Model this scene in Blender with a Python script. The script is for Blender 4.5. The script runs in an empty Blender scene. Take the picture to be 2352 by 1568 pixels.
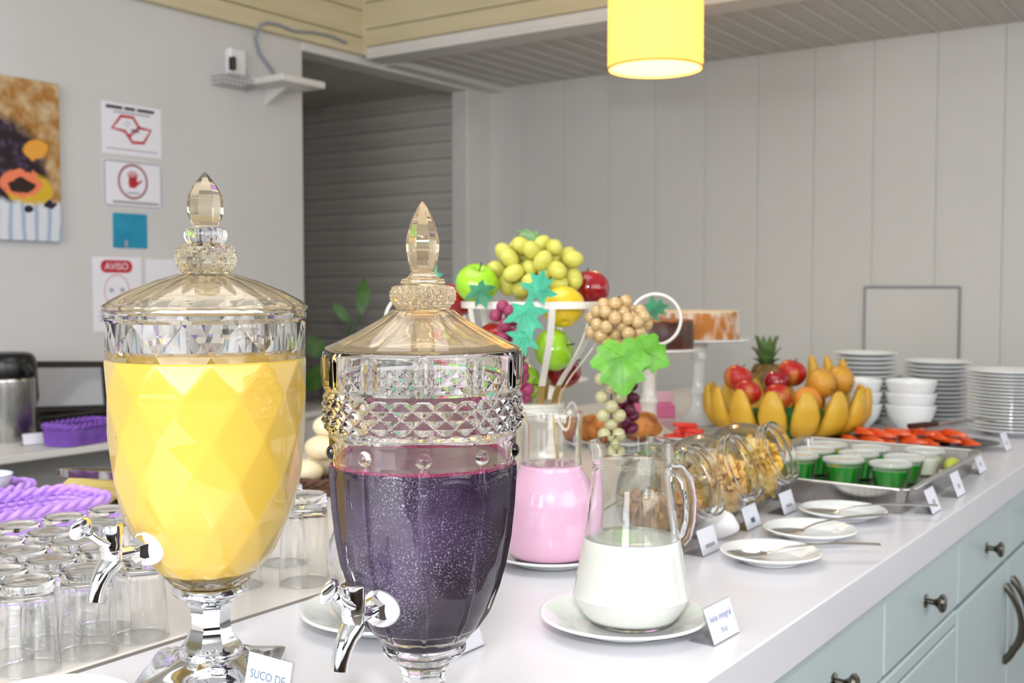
import bpy, bmesh, math, random
from mathutils import Vector, Matrix, Euler
random.seed(7)
PI = math.pi
sc = bpy.context.scene
COL = sc.collection

# ---------------------------------------------------------------- camera
YAW = math.radians(35.0)
FPX = 2533.0
PITCH = math.atan(124.0 / FPX)
ZC = 0.90                                   # worktop height
FWD = Vector((math.cos(YAW), math.sin(YAW), 0))
RGT = Vector((math.sin(YAW), -math.cos(YAW), 0))
cam_d = bpy.data.cameras.new('camera')
cam = bpy.data.objects.new('camera', cam_d)
COL.objects.link(cam)
cam.location = (0, 0, ZC + 0.382)
cam.rotation_euler = (PI / 2 - PITCH, 0, YAW - PI / 2)
cam_d.sensor_width = 36.0
cam_d.lens = 36.0 * FPX / 2352.0
cam_d.clip_start = 0.02
cam_d.dof.use_dof = True
cam_d.dof.focus_distance = 1.0
cam_d.dof.aperture_fstop = 9.0
sc.camera = cam

# ---------------------------------------------------------------- light
w = bpy.data.worlds.new('world'); sc.world = w
w.use_nodes = True
w.node_tree.nodes['Background'].inputs[0].default_value = (0.93, 0.96, 1.0, 1)
w.node_tree.nodes['Background'].inputs[1].default_value = 1.0

def area(name, loc, aim, sx, sy, watts, col=(1, 1, 1)):
    d = bpy.data.lights.new(name, 'AREA')
    d.shape = 'RECTANGLE'; d.size = sx; d.size_y = sy
    d.energy = watts; d.color = col
    o = bpy.data.objects.new(name, d)
    COL.objects.link(o)
    o.location = loc
    o.rotation_euler = (Vector(aim) - Vector(loc)).to_track_quat('-Z', 'Y').to_euler()
    return o

area('window_light', (-2.2, 0.6, 1.9), (1.5, 1.0, 1.0), 2.6, 1.5, 58, (0.97, 0.98, 1.0))
area('window_light', (0.6, -2.4, 1.9), (1.4, 1.2, 1.0), 2.6, 1.5, 26, (0.97, 0.98, 1.0))
area('ceiling_light', (1.0, 1.2, 2.70), (1.0, 1.2, 0), 1.6, 1.6, 13, (1.0, 0.98, 0.96))
area('camera_flash', (-0.08, -0.06, ZC + 0.382 + 0.30), (2.4, 1.5, 1.25), 0.14, 0.10, 9, (1, 1, 1))

sc.view_settings.view_transform = 'Standard'
sc.view_settings.look = 'None'
sc.view_settings.gamma = 1.0
sc.view_settings.use_curve_mapping = False
sc.view_settings.exposure = 0.5
cy = sc.cycles
cy.use_denoising = True
cy.max_bounces = 24
cy.transmission_bounces = 24
cy.transparent_max_bounces = 40
cy.diffuse_bounces = 3
cy.glossy_bounces = 4
cy.sample_clamp_indirect = 6.0
cy.adaptive_threshold = 0.02

# ---------------------------------------------------------------- materials
def lin(h):
    h = h.lstrip('#')
    out = []
    for i in (0, 2, 4):
        c = int(h[i:i + 2], 16) / 255.0
        out.append(c / 12.92 if c <= 0.04045 else ((c + 0.055) / 1.055) ** 2.4)
    return (*out, 1.0)

def pbsdf(m):
    return m.node_tree.nodes['Principled BSDF']

def mat(name, col, rough=0.5, metal=0.0, coat=0.0, sss=0.0, spec=0.5):
    m = bpy.data.materials.new(name); m.use_nodes = True
    b = pbsdf(m)
    b.inputs['Base Color'].default_value = lin(col) if isinstance(col, str) else col
    b.inputs['Roughness'].default_value = rough
    b.inputs['Metallic'].default_value = metal
    b.inputs['Coat Weight'].default_value = coat
    b.inputs['Specular IOR Level'].default_value = spec
    if sss:
        b.inputs['Subsurface Weight'].default_value = sss
        b.inputs['Subsurface Radius'].default_value = (0.01, 0.008, 0.006)
        b.inputs['Subsurface Scale'].default_value = 0.5
    return m

def noisy(name, c1, c2, scale=8.0, rough=0.5, bump=0.0, detail=4.0, stretch=(1, 1, 1), lo=0.35, hi=0.65, coat=0.0, metal=0.0, bscale=None):
    m = mat(name, c1, rough, metal, coat)
    nt = m.node_tree; N = nt.nodes; L = nt.links
    tc = N.new('ShaderNodeTexCoord'); mp = N.new('ShaderNodeMapping')
    mp.inputs['Scale'].default_value = stretch
    L.new(tc.outputs['Object'], mp.inputs[0])
    nz = N.new('ShaderNodeTexNoise'); nz.inputs['Scale'].default_value = scale; nz.inputs['Detail'].default_value = detail
    L.new(mp.outputs[0], nz.inputs['Vector'])
    rp = N.new('ShaderNodeValToRGB')
    rp.color_ramp.elements[0].position = lo; rp.color_ramp.elements[0].color = lin(c1)
    rp.color_ramp.elements[1].position = hi; rp.color_ramp.elements[1].color = lin(c2)
    L.new(nz.outputs['Fac'], rp.inputs[0])
    L.new(rp.outputs[0], pbsdf(m).inputs['Base Color'])
    if bump:
        bp = N.new('ShaderNodeBump'); bp.inputs['Strength'].default_value = bump
        bp.inputs['Distance'].default_value = 0.002
        src = nz
        if bscale:
            src = N.new('ShaderNodeTexNoise'); src.inputs['Scale'].default_value = bscale
            L.new(mp.outputs[0], src.inputs['Vector'])
        L.new(src.outputs['Fac'], bp.inputs['Height'])
        L.new(bp.outputs[0], pbsdf(m).inputs['Normal'])
    return m

def thin_glass(name, tint=(0.985, 0.99, 0.99, 1), ior=1.45, edge=(0.80, 0.82, 0.82), frost=0.0):
    m = bpy.data.materials.new(name); m.use_nodes = True
    nt = m.node_tree; N = nt.nodes; L = nt.links
    N.remove(pbsdf(m))
    out = N['Material Output']
    tr = N.new('ShaderNodeBsdfTransparent'); tr.inputs[0].default_value = tint
    gl = N.new('ShaderNodeBsdfGlossy'); gl.inputs['Roughness'].default_value = 0.02
    lw = N.new('ShaderNodeLayerWeight')           # Schlick reflectance, alike from both sides
    pw_ = N.new('ShaderNodeMath'); pw_.operation = 'POWER'; pw_.inputs[1].default_value = 2.6
    L.new(lw.outputs['Facing'], pw_.inputs[0])
    fr = N.new('ShaderNodeMath'); fr.operation = 'MULTIPLY_ADD'; fr.inputs[1].default_value = 0.80; fr.inputs[2].default_value = 0.04
    L.new(pw_.outputs[0], fr.inputs[0])
    mx = N.new('ShaderNodeMixShader')
    pe = N.new('ShaderNodeMath'); pe.operation = 'POWER'; pe.inputs[1].default_value = 3.0   # longer path through the wall at the rim
    L.new(lw.outputs['Facing'], pe.inputs[0])
    tm = N.new('ShaderNodeMix'); tm.data_type = 'RGBA'; tm.inputs[6].default_value = tint; tm.inputs[7].default_value = tuple(e * c for e, c in zip(edge, tint[:3])) + (1,)
    L.new(pe.outputs[0], tm.inputs[0]); L.new(tm.outputs[2], tr.inputs[0])
    L.new(fr.outputs[0], mx.inputs[0]); L.new(tr.outputs[0], mx.inputs[1]); L.new(gl.outputs[0], mx.inputs[2])
    if frost:
        df = N.new('ShaderNodeBsdfDiffuse'); df.inputs[0].default_value = (0.9, 0.92, 0.88, 1)
        m2 = N.new('ShaderNodeMixShader'); m2.inputs[0].default_value = frost
        L.new(mx.outputs[0], m2.inputs[1]); L.new(df.outputs[0], m2.inputs[2]); L.new(m2.outputs[0], out.inputs[0])
    else:
        L.new(mx.outputs[0], out.inputs[0])
    return m

def solid_glass(name, tint=(1, 1, 1, 1), ior=1.48, trans=1.0):
    m = mat(name, tint, 0.0)
    b = pbsdf(m)
    b.inputs['Transmission Weight'].default_value = trans
    b.inputs['IOR'].default_value = ior
    return m

MT = {}
MT['wall'] = noisy('wall_paint', '#d5d5d4', '#d0d0ce', 3.0, 0.75, 0.03, bscale=240)
MT['panel'] = noisy('white_panel', '#d6d6d2', '#cfcfca', 2.2, 0.6, 0.02, stretch=(1, 1, 0.15))
MT['white_trim'] = noisy('white_trim', '#e2e0dc', '#dad8d3', 4.0, 0.5)
MT['beige'] = noisy('beige_board', '#d6cba9', '#cdc19c', 3.0, 0.55, 0.04, stretch=(0.5, 0.5, 6))
MT['slat'] = noisy('grey_slat', '#cdc9c3', '#c2bdb6', 4.0, 0.55, stretch=(0.3, 4, 1))
MT['dark_board'] = noisy('dark_board', '#dfdbd4', '#cac5be', 4.0, 0.6, 0.05, stretch=(1, 0.3, 5))
MT['floor'] = noisy('floor_tile', '#8f8478', '#7d7267', 2.0, 0.4)
MT['laminate'] = noisy('white_laminate', '#e6e5ea', '#e1e0e6', 2.0, 0.22)
MT['laminate_warm'] = noisy('warm_white_laminate', '#e6e1da', '#e0dad1', 3.0, 0.25)
MT['cabinet'] = noisy('pale_green_paint', '#c3d2d4', '#bdcdcf', 2.0, 0.35)
MT['carcass'] = mat('cabinet_carcass', '#b5bfbb', 0.5)
MT['seam'] = mat('grey_seam', '#7f7a74', 0.5)
MT['chrome'] = mat('chrome', (0.86, 0.87, 0.89, 1), 0.05, 1.0)
MT['brushed'] = noisy('brushed_steel', '#b9b6b2', '#a9a6a2', 30, 0.22, 0.02, stretch=(1, 12, 1), metal=1.0)
MT['steel'] = mat('polished_steel', (0.62, 0.61, 0.58, 1), 0.12, 1.0)
MT['pewter'] = mat('dark_pewter', '#6f6b62', 0.25, 1.0)
MT['porcelain'] = mat('white_porcelain', '#eef1f0', 0.12, coat=0.4)
MT['porcelain_warm'] = mat('ivory_porcelain', '#efeae0', 0.15, coat=0.4)
MT['glass'] = thin_glass('clear_glass')
MT['tumbler'] = solid_glass('tumbler_glass', (0.995, 1.0, 1.0, 1), 1.42)
MT['glass_g'] = thin_glass('greenish_clear_glass', (0.955, 0.975, 0.965, 1))
MT['amber_dome'] = thin_glass('amber_dome_glass', (0.99, 0.90, 0.74, 1), edge=(0.9, 0.72, 0.5))
MT['pale_dome'] = thin_glass('pale_amber_dome_glass', (0.99, 0.94, 0.82, 1), edge=(0.9, 0.78, 0.58))
MT['jug_glass'] = solid_glass('jug_glass', (0.985, 1.0, 0.99, 1), 1.45)
MT['crystal'] = solid_glass('cut_crystal')
MT['amber'] = solid_glass('amber_glass', (1.0, 0.84, 0.60, 1), 1.42, 0.93)
MT['paleamber'] = solid_glass('pale_amber_glass', (1.0, 0.90, 0.70, 1), 1.42, 0.95)
MT['yellow_juice'] = noisy('yellow_juice', '#d9b548', '#d3ad3e', 6, 0.3, coat=1.0)
MT['milk'] = mat('milk', '#e4e6de', 0.3, coat=1.0)
MT['pinkmilk'] = mat('pink_milk', '#eab8d4', 0.3, coat=1.0)
MT['black'] = mat('black_plastic', '#0d0d0e', 0.3)
MT['white_plastic'] = mat('white_plastic', '#ecebef', 0.35)
MT['paper'] = mat('white_paper', '#eeeef6', 0.6)
MT['ink'] = mat('slate_ink', '#4d6b80', 0.6)
MT['ink_blue'] = mat('blue_ink', '#7585b8', 0.6)
MT['ink_black'] = mat('black_ink', '#33323a', 0.6)
MT['ink_grey'] = mat('grey_ink', '#a9a6b0', 0.6)
MT['red_ink'] = mat('red_ink', '#c02338', 0.5)
MT['dull_red'] = mat('dull_red_ink', '#9c4f58', 0.5)
MT['pink_ink'] = mat('pink_ink', '#dfa9b6', 0.5)
MT['teal'] = noisy('teal_print', '#1f9bc0', '#1688b0', 12, 0.5)
MT['lilac'] = noisy('lilac_wicker', '#d0a6f4', '#bf8eee', 40, 0.5)
MT['purple'] = noisy('purple_wicker', '#8c5cc4', '#7c4cb4', 60, 0.55)

# purple juice: foam speckle frozen on the glass
def _juice():
    m = noisy('grape_juice', '#2a1230', '#665379', 11, 0.3, detail=9, lo=0.42, hi=0.72)
    nt = m.node_tree; N = nt.nodes; L = nt.links
    tc = N.new('ShaderNodeTexCoord')
    vz = N.new('ShaderNodeTexNoise'); vz.inputs['Scale'].default_value = 700; vz.inputs['Detail'].default_value = 2
    L.new(tc.outputs['Object'], vz.inputs['Vector'])
    rp = N.new('ShaderNodeValToRGB'); rp.color_ramp.elements[0].position = 0.56; rp.color_ramp.elements[1].position = 0.66
    L.new(vz.outputs['Fac'], rp.inputs[0])
    big = N.new('ShaderNodeTexNoise'); big.inputs['Scale'].default_value = 13
    L.new(tc.outputs['Object'], big.inputs['Vector'])
    r2 = N.new('ShaderNodeValToRGB'); r2.color_ramp.elements[0].position = 0.4; r2.color_ramp.elements[1].position = 0.6
    L.new(big.outputs['Fac'], r2.inputs[0])
    mu = N.new('ShaderNodeMath'); mu.operation = 'MULTIPLY'
    L.new(rp.outputs[0], mu.inputs[0]); L.new(r2.outputs[0], mu.inputs[1])
    mx = N.new('ShaderNodeMix'); mx.data_type = 'RGBA'
    old = [l for l in nt.links if l.to_socket == pbsdf(m).inputs['Base Color']][0].from_socket
    L.new(mu.outputs[0], mx.inputs[0]); L.new(old, mx.inputs[6]); mx.inputs[7].default_value = lin('#c3b8d6')
    L.new(mx.outputs[2], pbsdf(m).inputs['Base Color'])
    return m
MT['grape_juice'] = _juice()
MT['grape_top'] = noisy('grape_juice_surface', '#8d6a7c', '#7a4a64', 20, 0.25)
MT['grape_foam'] = noisy('grape_foam', '#8c2450', '#c25a86', 300, 0.7, 0.3)

# ---------------------------------------------------------------- mesh helpers
class MB:
    def __init__(s): s.v = []; s.f = []
    def add(s, vs, fs, M=None):
        o = len(s.v)
        s.v += [tuple(M @ Vector(p)) for p in vs] if M is not None else [tuple(p) for p in vs]
        s.f += [tuple(i + o for i in f) for f in fs]
        return s
    def lathe(s, prof, n=40, M=None, cap0=True, cap1=True, rf=None, arc=None):
        vs = []; fs = []; m = len(prof)
        for r, z in prof:
            for k in range(n):
                a = 2 * PI * k / n
                rr = rf(r, z, a) if rf else r
                vs.append((rr * math.cos(a), rr * math.sin(a), z))
        for i in range(m - 1):
            for k in range(n):
                k2 = (k + 1) % n
                fs.append((i * n + k, i * n + k2, (i + 1) * n + k2, (i + 1) * n + k))
        if cap0 and prof[0][0] > 1e-6: fs.append(tuple(range(n - 1, -1, -1)))
        if cap1 and prof[-1][0] > 1e-6: fs.append(tuple((m - 1) * n + k for k in range(n)))
        return s.add(vs, fs, M)
    def tube(s, pts, r, n=8, M=None, closed=False, caps=True, flat=1.0, up=(0, 0, 1)):
        pts = [Vector(p) for p in pts]; m = len(pts)
        rs = r if isinstance(r, (list, tuple)) else [r] * m
        vs = []; fs = []
        ref = Vector(up); pn = None
        for i, p in enumerate(pts):
            if closed: t = pts[(i + 1) % m] - pts[i - 1]
            else: t = pts[min(i + 1, m - 1)] - pts[max(i - 1, 0)]
            t.normalize()
            if pn is None:
                a = ref.cross(t)
                if a.length < 1e-4: a = Vector((1, 0, 0)).cross(t)
                a.normalize()
            else:
                a = pn - t * pn.dot(t); a.normalize()
            pn = a; b = t.cross(a)
            for k in range(n):
                q = 2 * PI * k / n
                vs.append(p + a * (rs[i] * math.cos(q)) + b * (rs[i] * flat * math.sin(q)))
        segs = m if closed else m - 1
        for i in range(segs):
            j = (i + 1) % m
            for k in range(n):
                k2 = (k + 1) % n
                fs.append((i * n + k, i * n + k2, j * n + k2, j * n + k))
        if caps and not closed:
            fs.append(tuple(range(n - 1, -1, -1))); fs.append(tuple((m - 1) * n + k for k in range(n)))
        return s.add(vs, fs, M)
    def box(s, x0, x1, y0, y1, z0, z1, bev=0.0, M=None, seg=1):
        bm = bmesh.new()
        bmesh.ops.create_cube(bm, size=1)
        for v in bm.verts:
            v.co = Vector(((x0 + x1) / 2 + v.co.x * (x1 - x0), (y0 + y1) / 2 + v.co.y * (y1 - y0), (z0 + z1) / 2 + v.co.z * (z1 - z0)))
        if bev:
            bmesh.ops.bevel(bm, geom=bm.edges[:], offset=bev, segments=seg, affect='EDGES', profile=0.5)
        bm.verts.index_update()
        s.add([v.co[:] for v in bm.verts], [[v.index for v in f.verts] for f in bm.faces], M)
        bm.free(); return s
    def ell(s, c, r, n=20, m=12, M=None, rf=None):
        rx, ry, rz = r if isinstance(r, (list, tuple)) else (r, r, r)
        vs = [(c[0], c[1], c[2] - rz)]; fs = []
        for i in range(1, m):
            p = -PI / 2 + PI * i / m
            for k in range(n):
                q = 2 * PI * k / n
                f = rf(p, q) if rf else 1.0
                vs.append((c[0] + rx * f * math.cos(p) * math.cos(q), c[1] + ry * f * math.cos(p) * math.sin(q), c[2] + rz * math.sin(p) * f))
        vs.append((c[0], c[1], c[2] + rz)); top = len(vs) - 1
        for k in range(n): fs.append((0, 1 + (k + 1) % n, 1 + k))
        for i in range(m - 2):
            for k in range(n):
                k2 = (k + 1) % n
                fs.append((1 + i * n + k, 1 + i * n + k2, 1 + (i + 1) * n + k2, 1 + (i + 1) * n + k))
        o = 1 + (m - 2) * n
        for k in range(n): fs.append((o + k, o + (k + 1) % n, top))
        return s.add(vs, fs, M)
    def prism(s, pts, t, M=None):
        """flat outline in x,y extruded to thickness t along z"""
        n = len(pts)
        vs = [(x, y, 0) for x, y in pts] + [(x, y, t) for x, y in pts]
        fs = [tuple(range(n - 1, -1, -1)), tuple(range(n, 2 * n))]
        fs += [(k, (k + 1) % n, n + (k + 1) % n, n + k) for k in range(n)]
        return s.add(vs, fs, M)
    def mesh(s, name, m, smooth=35):
        me = bpy.data.meshes.new(name)
        me.from_pydata(s.v, [], s.f); me.update()
        if smooth:
            me.polygons.foreach_set('use_smooth', [True] * len(me.polygons))
            if smooth < 180: me.set_sharp_from_angle(angle=math.radians(smooth))
        me.materials.append(m)
        return me
    def obj(s, name, m, parent=None, smooth=35, M=None):
        return link(name, s.mesh(name, MT[m] if isinstance(m, str) else m, smooth), parent, M)

def link(name, me, parent=None, M=None):
    o = bpy.data.objects.new(name, me); COL.objects.link(o)
    if parent is not None: o.parent = parent
    if M is not None: o.matrix_local = M
    return o

def tag(o, label=None, cat=None, group=None, kind=None):
    if label: o['label'] = label
    if cat: o['category'] = cat
    if group: o['group'] = group
    if kind: o['kind'] = kind
    return o

def thing(name, label, cat, loc=(0, 0, 0), rz=0.0, group=None):
    o = bpy.data.objects.new(name, None); COL.objects.link(o)
    o.empty_display_size = 0.02
    o.location = loc; o.rotation_euler = (0, 0, rz)
    return tag(o, label, cat, group)

def copy_tree(o, parent=None):
    c = o.copy(); COL.objects.link(c)
    if parent is not None: c.parent = parent
    for ch in list(o.children): copy_tree(ch, c)
    return c

def Tm(x=0, y=0, z=0): return Matrix.Translation((x, y, z))
def Rm(a, ax): return Matrix.Rotation(a, 4, ax)
def frame(loc, x, z):
    """matrix with local x along x and local z close to z"""
    x = Vector(x).normalized(); z = Vector(z); y = z.cross(x).normalized(); z = x.cross(y)
    M = Matrix((x, y, z)).transposed().to_4x4(); M.translation = loc
    return M

def text_mesh(body, size, depth=0.0, spacing=1.0):
    cu = bpy.data.curves.new('lettering', 'FONT')
    cu.body = body; cu.size = size; cu.extrude = depth; cu.align_x = 'CENTER'; cu.align_y = 'CENTER'
    cu.space_character = spacing; cu.resolution_u = 3
    o = bpy.data.objects.new('lettering', cu); COL.objects.link(o)
    bpy.context.view_layer.update()
    dg = bpy.context.evaluated_depsgraph_get()
    me = bpy.data.meshes.new_from_object(o.evaluated_get(dg))
    bpy.data.objects.remove(o); bpy.data.curves.remove(cu)
    return me

def text(name, body, size, m, parent, M, depth=0.0002):
    me = text_mesh(body, size, depth)
    me.materials.clear(); me.materials.append(MT[m])
    return link(name, me, parent, M)

def mark(name, w_, h_, m, parent, M, t=0.0004):
    return MB().box(-w_ / 2, w_ / 2, -h_ / 2, h_ / 2, 0, t).obj(name, m, parent, 0, M)

# ================================================================ setting
def struct(name, mb, m, parent=None, smooth=0, label=None):
    o = mb.obj(name, m, parent, smooth)
    if parent is None: o['kind'] = 'structure'
    if label: o['label'] = label
    return o

struct('floor', MB().box(-3.2, 5.4, -3.2, 5.4, -0.05, 0.0), 'floor')
struct('wall_left', MB().box(-3.2, 3.262, 3.34, 3.46, 0, 2.9), 'wall')
struct('ceiling', MB().box(-3.2, 3.74, -3.2, 3.46, 2.9, 2.95), 'wall')

MT['edging'] = mat('grey_edging', '#8e9096', 0.5)
# unseen wainscot, mullions and head rails, added to put dark bands in chrome reflections
MT['dark_wood'] = noisy('added_wainscot', '#4a3a2e', '#3a2c22', 6, 0.5, stretch=(1, 1, 0.3))
wq = struct('wall_right_added', MB().box(-3.2, 5.4, -3.3, -3.2, 0, 1.05).box(-3.2, 5.4, -3.3, -3.2, 2.35, 2.9), 'dark_wood')
wz = struct('wall_rear_added', MB().box(-3.3, -3.2, -3.3, 3.46, 0, 1.05).box(-3.3, -3.2, -3.3, 3.46, 2.35, 2.9), 'dark_wood')
for k in range(6):
    MB().box(-3.0 + 1.5 * k, -2.82 + 1.5 * k, -3.3, -3.2, 1.05, 2.35).obj('added_mullion', 'dark_wood', wq, 0)
for k in range(5):
    MB().box(-3.3, -3.2, -3.0 + 1.4 * k, -2.82 + 1.4 * k, 1.05, 2.35).obj('added_mullion', 'dark_wood', wz, 0)
# panelled back wall
wb = struct('wall_back', MB().box(4.60, 4.70, -0.6, 3.44, 0, 2.5), 'edging')
pw = 0.25
pm = MB().box(-0.02, 0.0, 0.0, pw - 0.0012, 0.0, 2.29, 0.0012).mesh('panel', MT['panel'], 0)
for k in range(16):
    o = link('panel', pm, wb); o.location = (4.60, -0.6 + k * pw, 0)
# boarded recess wall
wr = struct('wall_recess', MB().box(4.62, 4.70, 3.46, 5.3, 0, 2.5), 'dark_board')
bm_ = MB().box(-0.018, 0.0, 0.0, 1.84, 0.0, 0.083, 0.003).mesh('plank', MT['dark_board'], 0)
for k in range(26):
    o = link('plank', bm_, wr); o.location = (4.62, 3.46, 0.02 + k * 0.0885)
struct('wall_recess_end', MB().box(3.14, 4.7, 5.3, 5.4, 0, 2.5), 'dark_board')
struct('wall_recess_side', MB().box(3.14, 3.262, 3.46, 5.3, 0, 2.5), 'dark_board')
struct('ceiling_recess', MB().box(3.14, 4.7, 3.44, 5.4, 2.31, 2.5), 'dark_board')
struct('trim_1', MB().box(4.385, 4.60, 3.34, 3.44, 0, 2.29, 0.004), 'white_trim', label='white painted post at the corner of the panelled wall')
struct('trim_2', MB().box(3.262, 4.385, 3.335, 3.46, 2.255, 2.31, 0.003), 'white_trim', label='white rail along the top of the dark opening')
struct('wall_sill', MB().box(3.262, 4.385, 3.36, 3.62, 0, 0.735).box(3.262, 4.385, 3.335, 3.65, 0.735, 0.76, 0.004), 'white_trim')

# boarded bulkhead (two arms meeting in a corner)
bh = struct('beam_left', MB().box(-3.2, 3.60, 3.33, 3.46, 2.29, 2.9), 'beige')
z = 2.29
for h in (0.075, 0.115, 0.115, 0.115, 0.115, 0.07):
    MB().box(-3.2, 3.604, 3.304, 3.33, z, z + h - 0.004, 0.002).obj('plank', 'beige', bh, 0); z += h
bh2 = struct('beam_back', MB().box(3.63, 3.74, -3.2, 3.33, 2.293, 2.9), 'white_trim')
z = 2.29
for h in (0.035, 0.075, 0.115, 0.115, 0.115, 0.115, 0.04):
    MB().box(3.604, 3.63, -3.2, 3.33, z, z + h - 0.004, 0.002).obj('plank', 'white_trim' if h == 0.035 else 'beige', bh2, 0); z += h
struct('trim_3', MB().box(3.594, 3.612, 3.296, 3.312, 2.29, 2.9, 0.002), 'beige', label='slim beige corner strip of the bulkhead')
struct('trim_4', MB().box(3.604, 3.75, -3.2, 3.30, 2.272, 2.29, 0.002), 'white_trim', label='white board under the bulkhead')
MT['bead'] = mat('pale_bead', '#dedad5', 0.45)
cs = struct('ceiling_slatted', MB().box(3.75, 4.60, -0.6, 3.34, 2.315, 2.40), 'slat')
sm = MB().box(3.75, 4.598, 0, 0.092, 2.29, 2.315, 0.002).mesh('slat', MT['slat'], 0)
bd = MB().box(3.75, 4.598, 0.0925, 0.0995, 2.286, 2.312, 0.002).mesh('bead', MT['bead'], 0)
for k in range(38):
    o = link('slat', sm, cs); o.location = (0, -0.55 + k * 0.1, 0)
    b = link('bead', bd, cs); b.location = (0, -0.55 + k * 0.1, 0)
struct('trim_5', MB().box(3.75, 4.598, 3.25, 3.335, 2.268, 2.29, 0.002), 'white_trim', label='pale rail at the left edge of the slatted ceiling')

# hatch in the panelled wall
t = thing('wall_hatch', 'white square access hatch with grey edging in the panelled wall', 'hatch', (4.576, 1.235, 0.92))
MB().box(-0.004, 0.0, -0.185, 0.185, 0.0, 0.358, 0.001).obj('door', 'panel', t, 0)
for a in ((-0.190, -0.182, 0, 0.366), (0.182, 0.190, 0, 0.366), (-0.182, 0.182, 0.358, 0.368), (-0.182, 0.182, -0.002, 0.006)):
    MB().box(-0.009, 0.0, a[0], a[1], a[2], a[3], 0.001).obj('edging', 'edging', t, 0)

# ---------------------------------------------------------------- buffet counter
tag(MB().box(-0.8, 4.3, 0.45, 0.972, 0.845, 0.90, 0.002).obj('worktop', 'laminate', None, 0),
    'long white laminate worktop along the front of the buffet', 'worktop')
wb2 = tag(MB().box(-0.8, 4.3, 0.983, 1.86, 0.845, 0.9005, 0.002).obj('worktop', 'laminate_warm', None, 0),
    'warm white worktop strip behind the seam, carrying glasses and baskets', 'worktop')
tag(MB().box(-0.8, 4.3, 0.972, 0.983, 0.845, 0.899, 0.001).obj('seam_strip', 'seam', None, 0),
    'thin grey strip between the two white worktops', 'strip')
tag(MB().box(-0.8, 4.3, 1.0, 1.82, 0.0, 0.845).obj('base_cabinet', 'cabinet', None, 0),
    'plain pale base carrying the rear worktop strip', 'cabinet')

def knob(parent, x, z):
    M = Tm(x, 0.468, z) @ Rm(PI / 2, 'X')
    return MB().lathe([(0.011, 0), (0.011, 0.002), (0.005, 0.004), (0.0048, 0.014), (0.009, 0.020), (0.0145, 0.024), (0.0155, 0.028), (0.012, 0.0315), (0.0, 0.033)], 20, M).obj('knob', 'pewter', parent)
def front(name, parent, x0, x1, z0, z1):
    return MB().box(x0, x1, 0.468, 0.487, z0, z1, 0.003).obj(name, 'cabinet', parent, 0)
def bow(parent, x, z0, z1):
    pts = [(x, 0.468 - 0.034 * math.sin(PI * k / 14) ** 0.8, z0 + (z1 - z0) * k / 14) for k in range(15)]
    rs = [0.006 + 0.0025 * abs(math.cos(PI * k / 14)) ** 3 for k in range(15)]
    return MB().tube(pts, rs, 10).obj('handle', 'pewter', parent)
units = [(1.17, 'drawers', 'pale green drawer cabinet partly cut off by the lower edge, left of the knobbed drawers'),
         (1.62, 'drawers', 'pale green drawer cabinet with a round pewter knob nearest the camera'),
         (2.07, 'right', 'pale green cabinet with a knobbed drawer over a door, bow handle at its far edge'),
         (2.52, 'left', 'pale green cabinet whose door carries the second, farther bow handle'),
         (2.97, 'right', 'farthest pale green cabinet under the plate stacks')]
for x, k, lab in units:
    t = thing('cabinet', lab, 'cabinet', (0, 0, 0), 0, 'pale green cabinets under the front worktop')
    MB().box(x + 0.001, x + 0.449, 0.490, 0.995, 0.0, 0.843).obj('body', 'carcass', t, 0)
    d = front('drawer', t, x + 0.004, x + 0.446, 0.708, 0.832)
    kb = knob(d, x + 0.228, 0.770)
    if k == 'drawers':
        d = front('drawer', t, x + 0.004, x + 0.446, 0.395, 0.672); knob(d, x + 0.228, 0.53)
        front('rail', t, x + 0.004, x + 0.446, 0.677, 0.702)
        d = front('drawer', t, x + 0.004, x + 0.446, 0.09, 0.388); knob(d, x + 0.228, 0.24)
    else:
        d = front('door', t, x + 0.004, x + 0.446, 0.09, 0.698)
        bow(d, x + (0.415 if k == 'right' else 0.035), 0.49, 0.655)
    front('plinth', t, x, x + 0.45, 0.0, 0.085)

# ---------------------------------------------------------------- wall shelf with bracket on the left wall
t = thing('console_shelf', 'white wall-mounted shelf under the notices, carrying the flask and frame', 'shelf', (0, 3.34, 0.80))
MB().box(0.7, 2.75, -0.49, 0.0, 0.0, 0.02, 0.002).obj('board', 'white_trim', t, 0)
for x in (1.55, 2.45):
    MB().prism([(0, 0), (-0.40, 0), (-0.40, -0.03), (-0.05, -0.25), (0, -0.25)], 0.02, Matrix(((0, 0, 1, x), (1, 0, 0, 0), (0, 1, 0, 0), (0, 0, 0, 1)))).obj('bracket', 'white_trim', t, 0)

# ---------------------------------------------------------------- pendant lamp
MT['shade'] = bpy.data.materials.new('lamp_fabric'); MT['shade'].use_nodes = True
_m = MT['shade'].node_tree; _m.nodes.remove(_m.nodes['Principled BSDF'])
_a = _m.nodes.new('ShaderNodeBsdfTranslucent'); _a.inputs[0].default_value = lin('#ffe3a0')
_b = _m.nodes.new('ShaderNodeBsdfDiffuse'); _b.inputs[0].default_value = lin('#f6e0ae')
_c = _m.nodes.new('ShaderNodeMixShader'); _c.inputs[0].default_value = 0.45
_m.links.new(_a.outputs[0], _c.inputs[1]); _m.links.new(_b.outputs[0], _c.inputs[2])
_m.links.new(_c.outputs[0], _m.nodes['Material Output'].inputs[0])
MT['bulb'] = bpy.data.materials.new('lit_bulb'); MT['bulb'].use_nodes = True
_p = pbsdf(MT['bulb']); _p.inputs['Emission Color'].default_value = (1, 0.86, 0.6, 1); _p.inputs['Emission Strength'].default_value = 22
MT['hem'] = mat('shade_hem', '#d9a850', 0.7)
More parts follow.
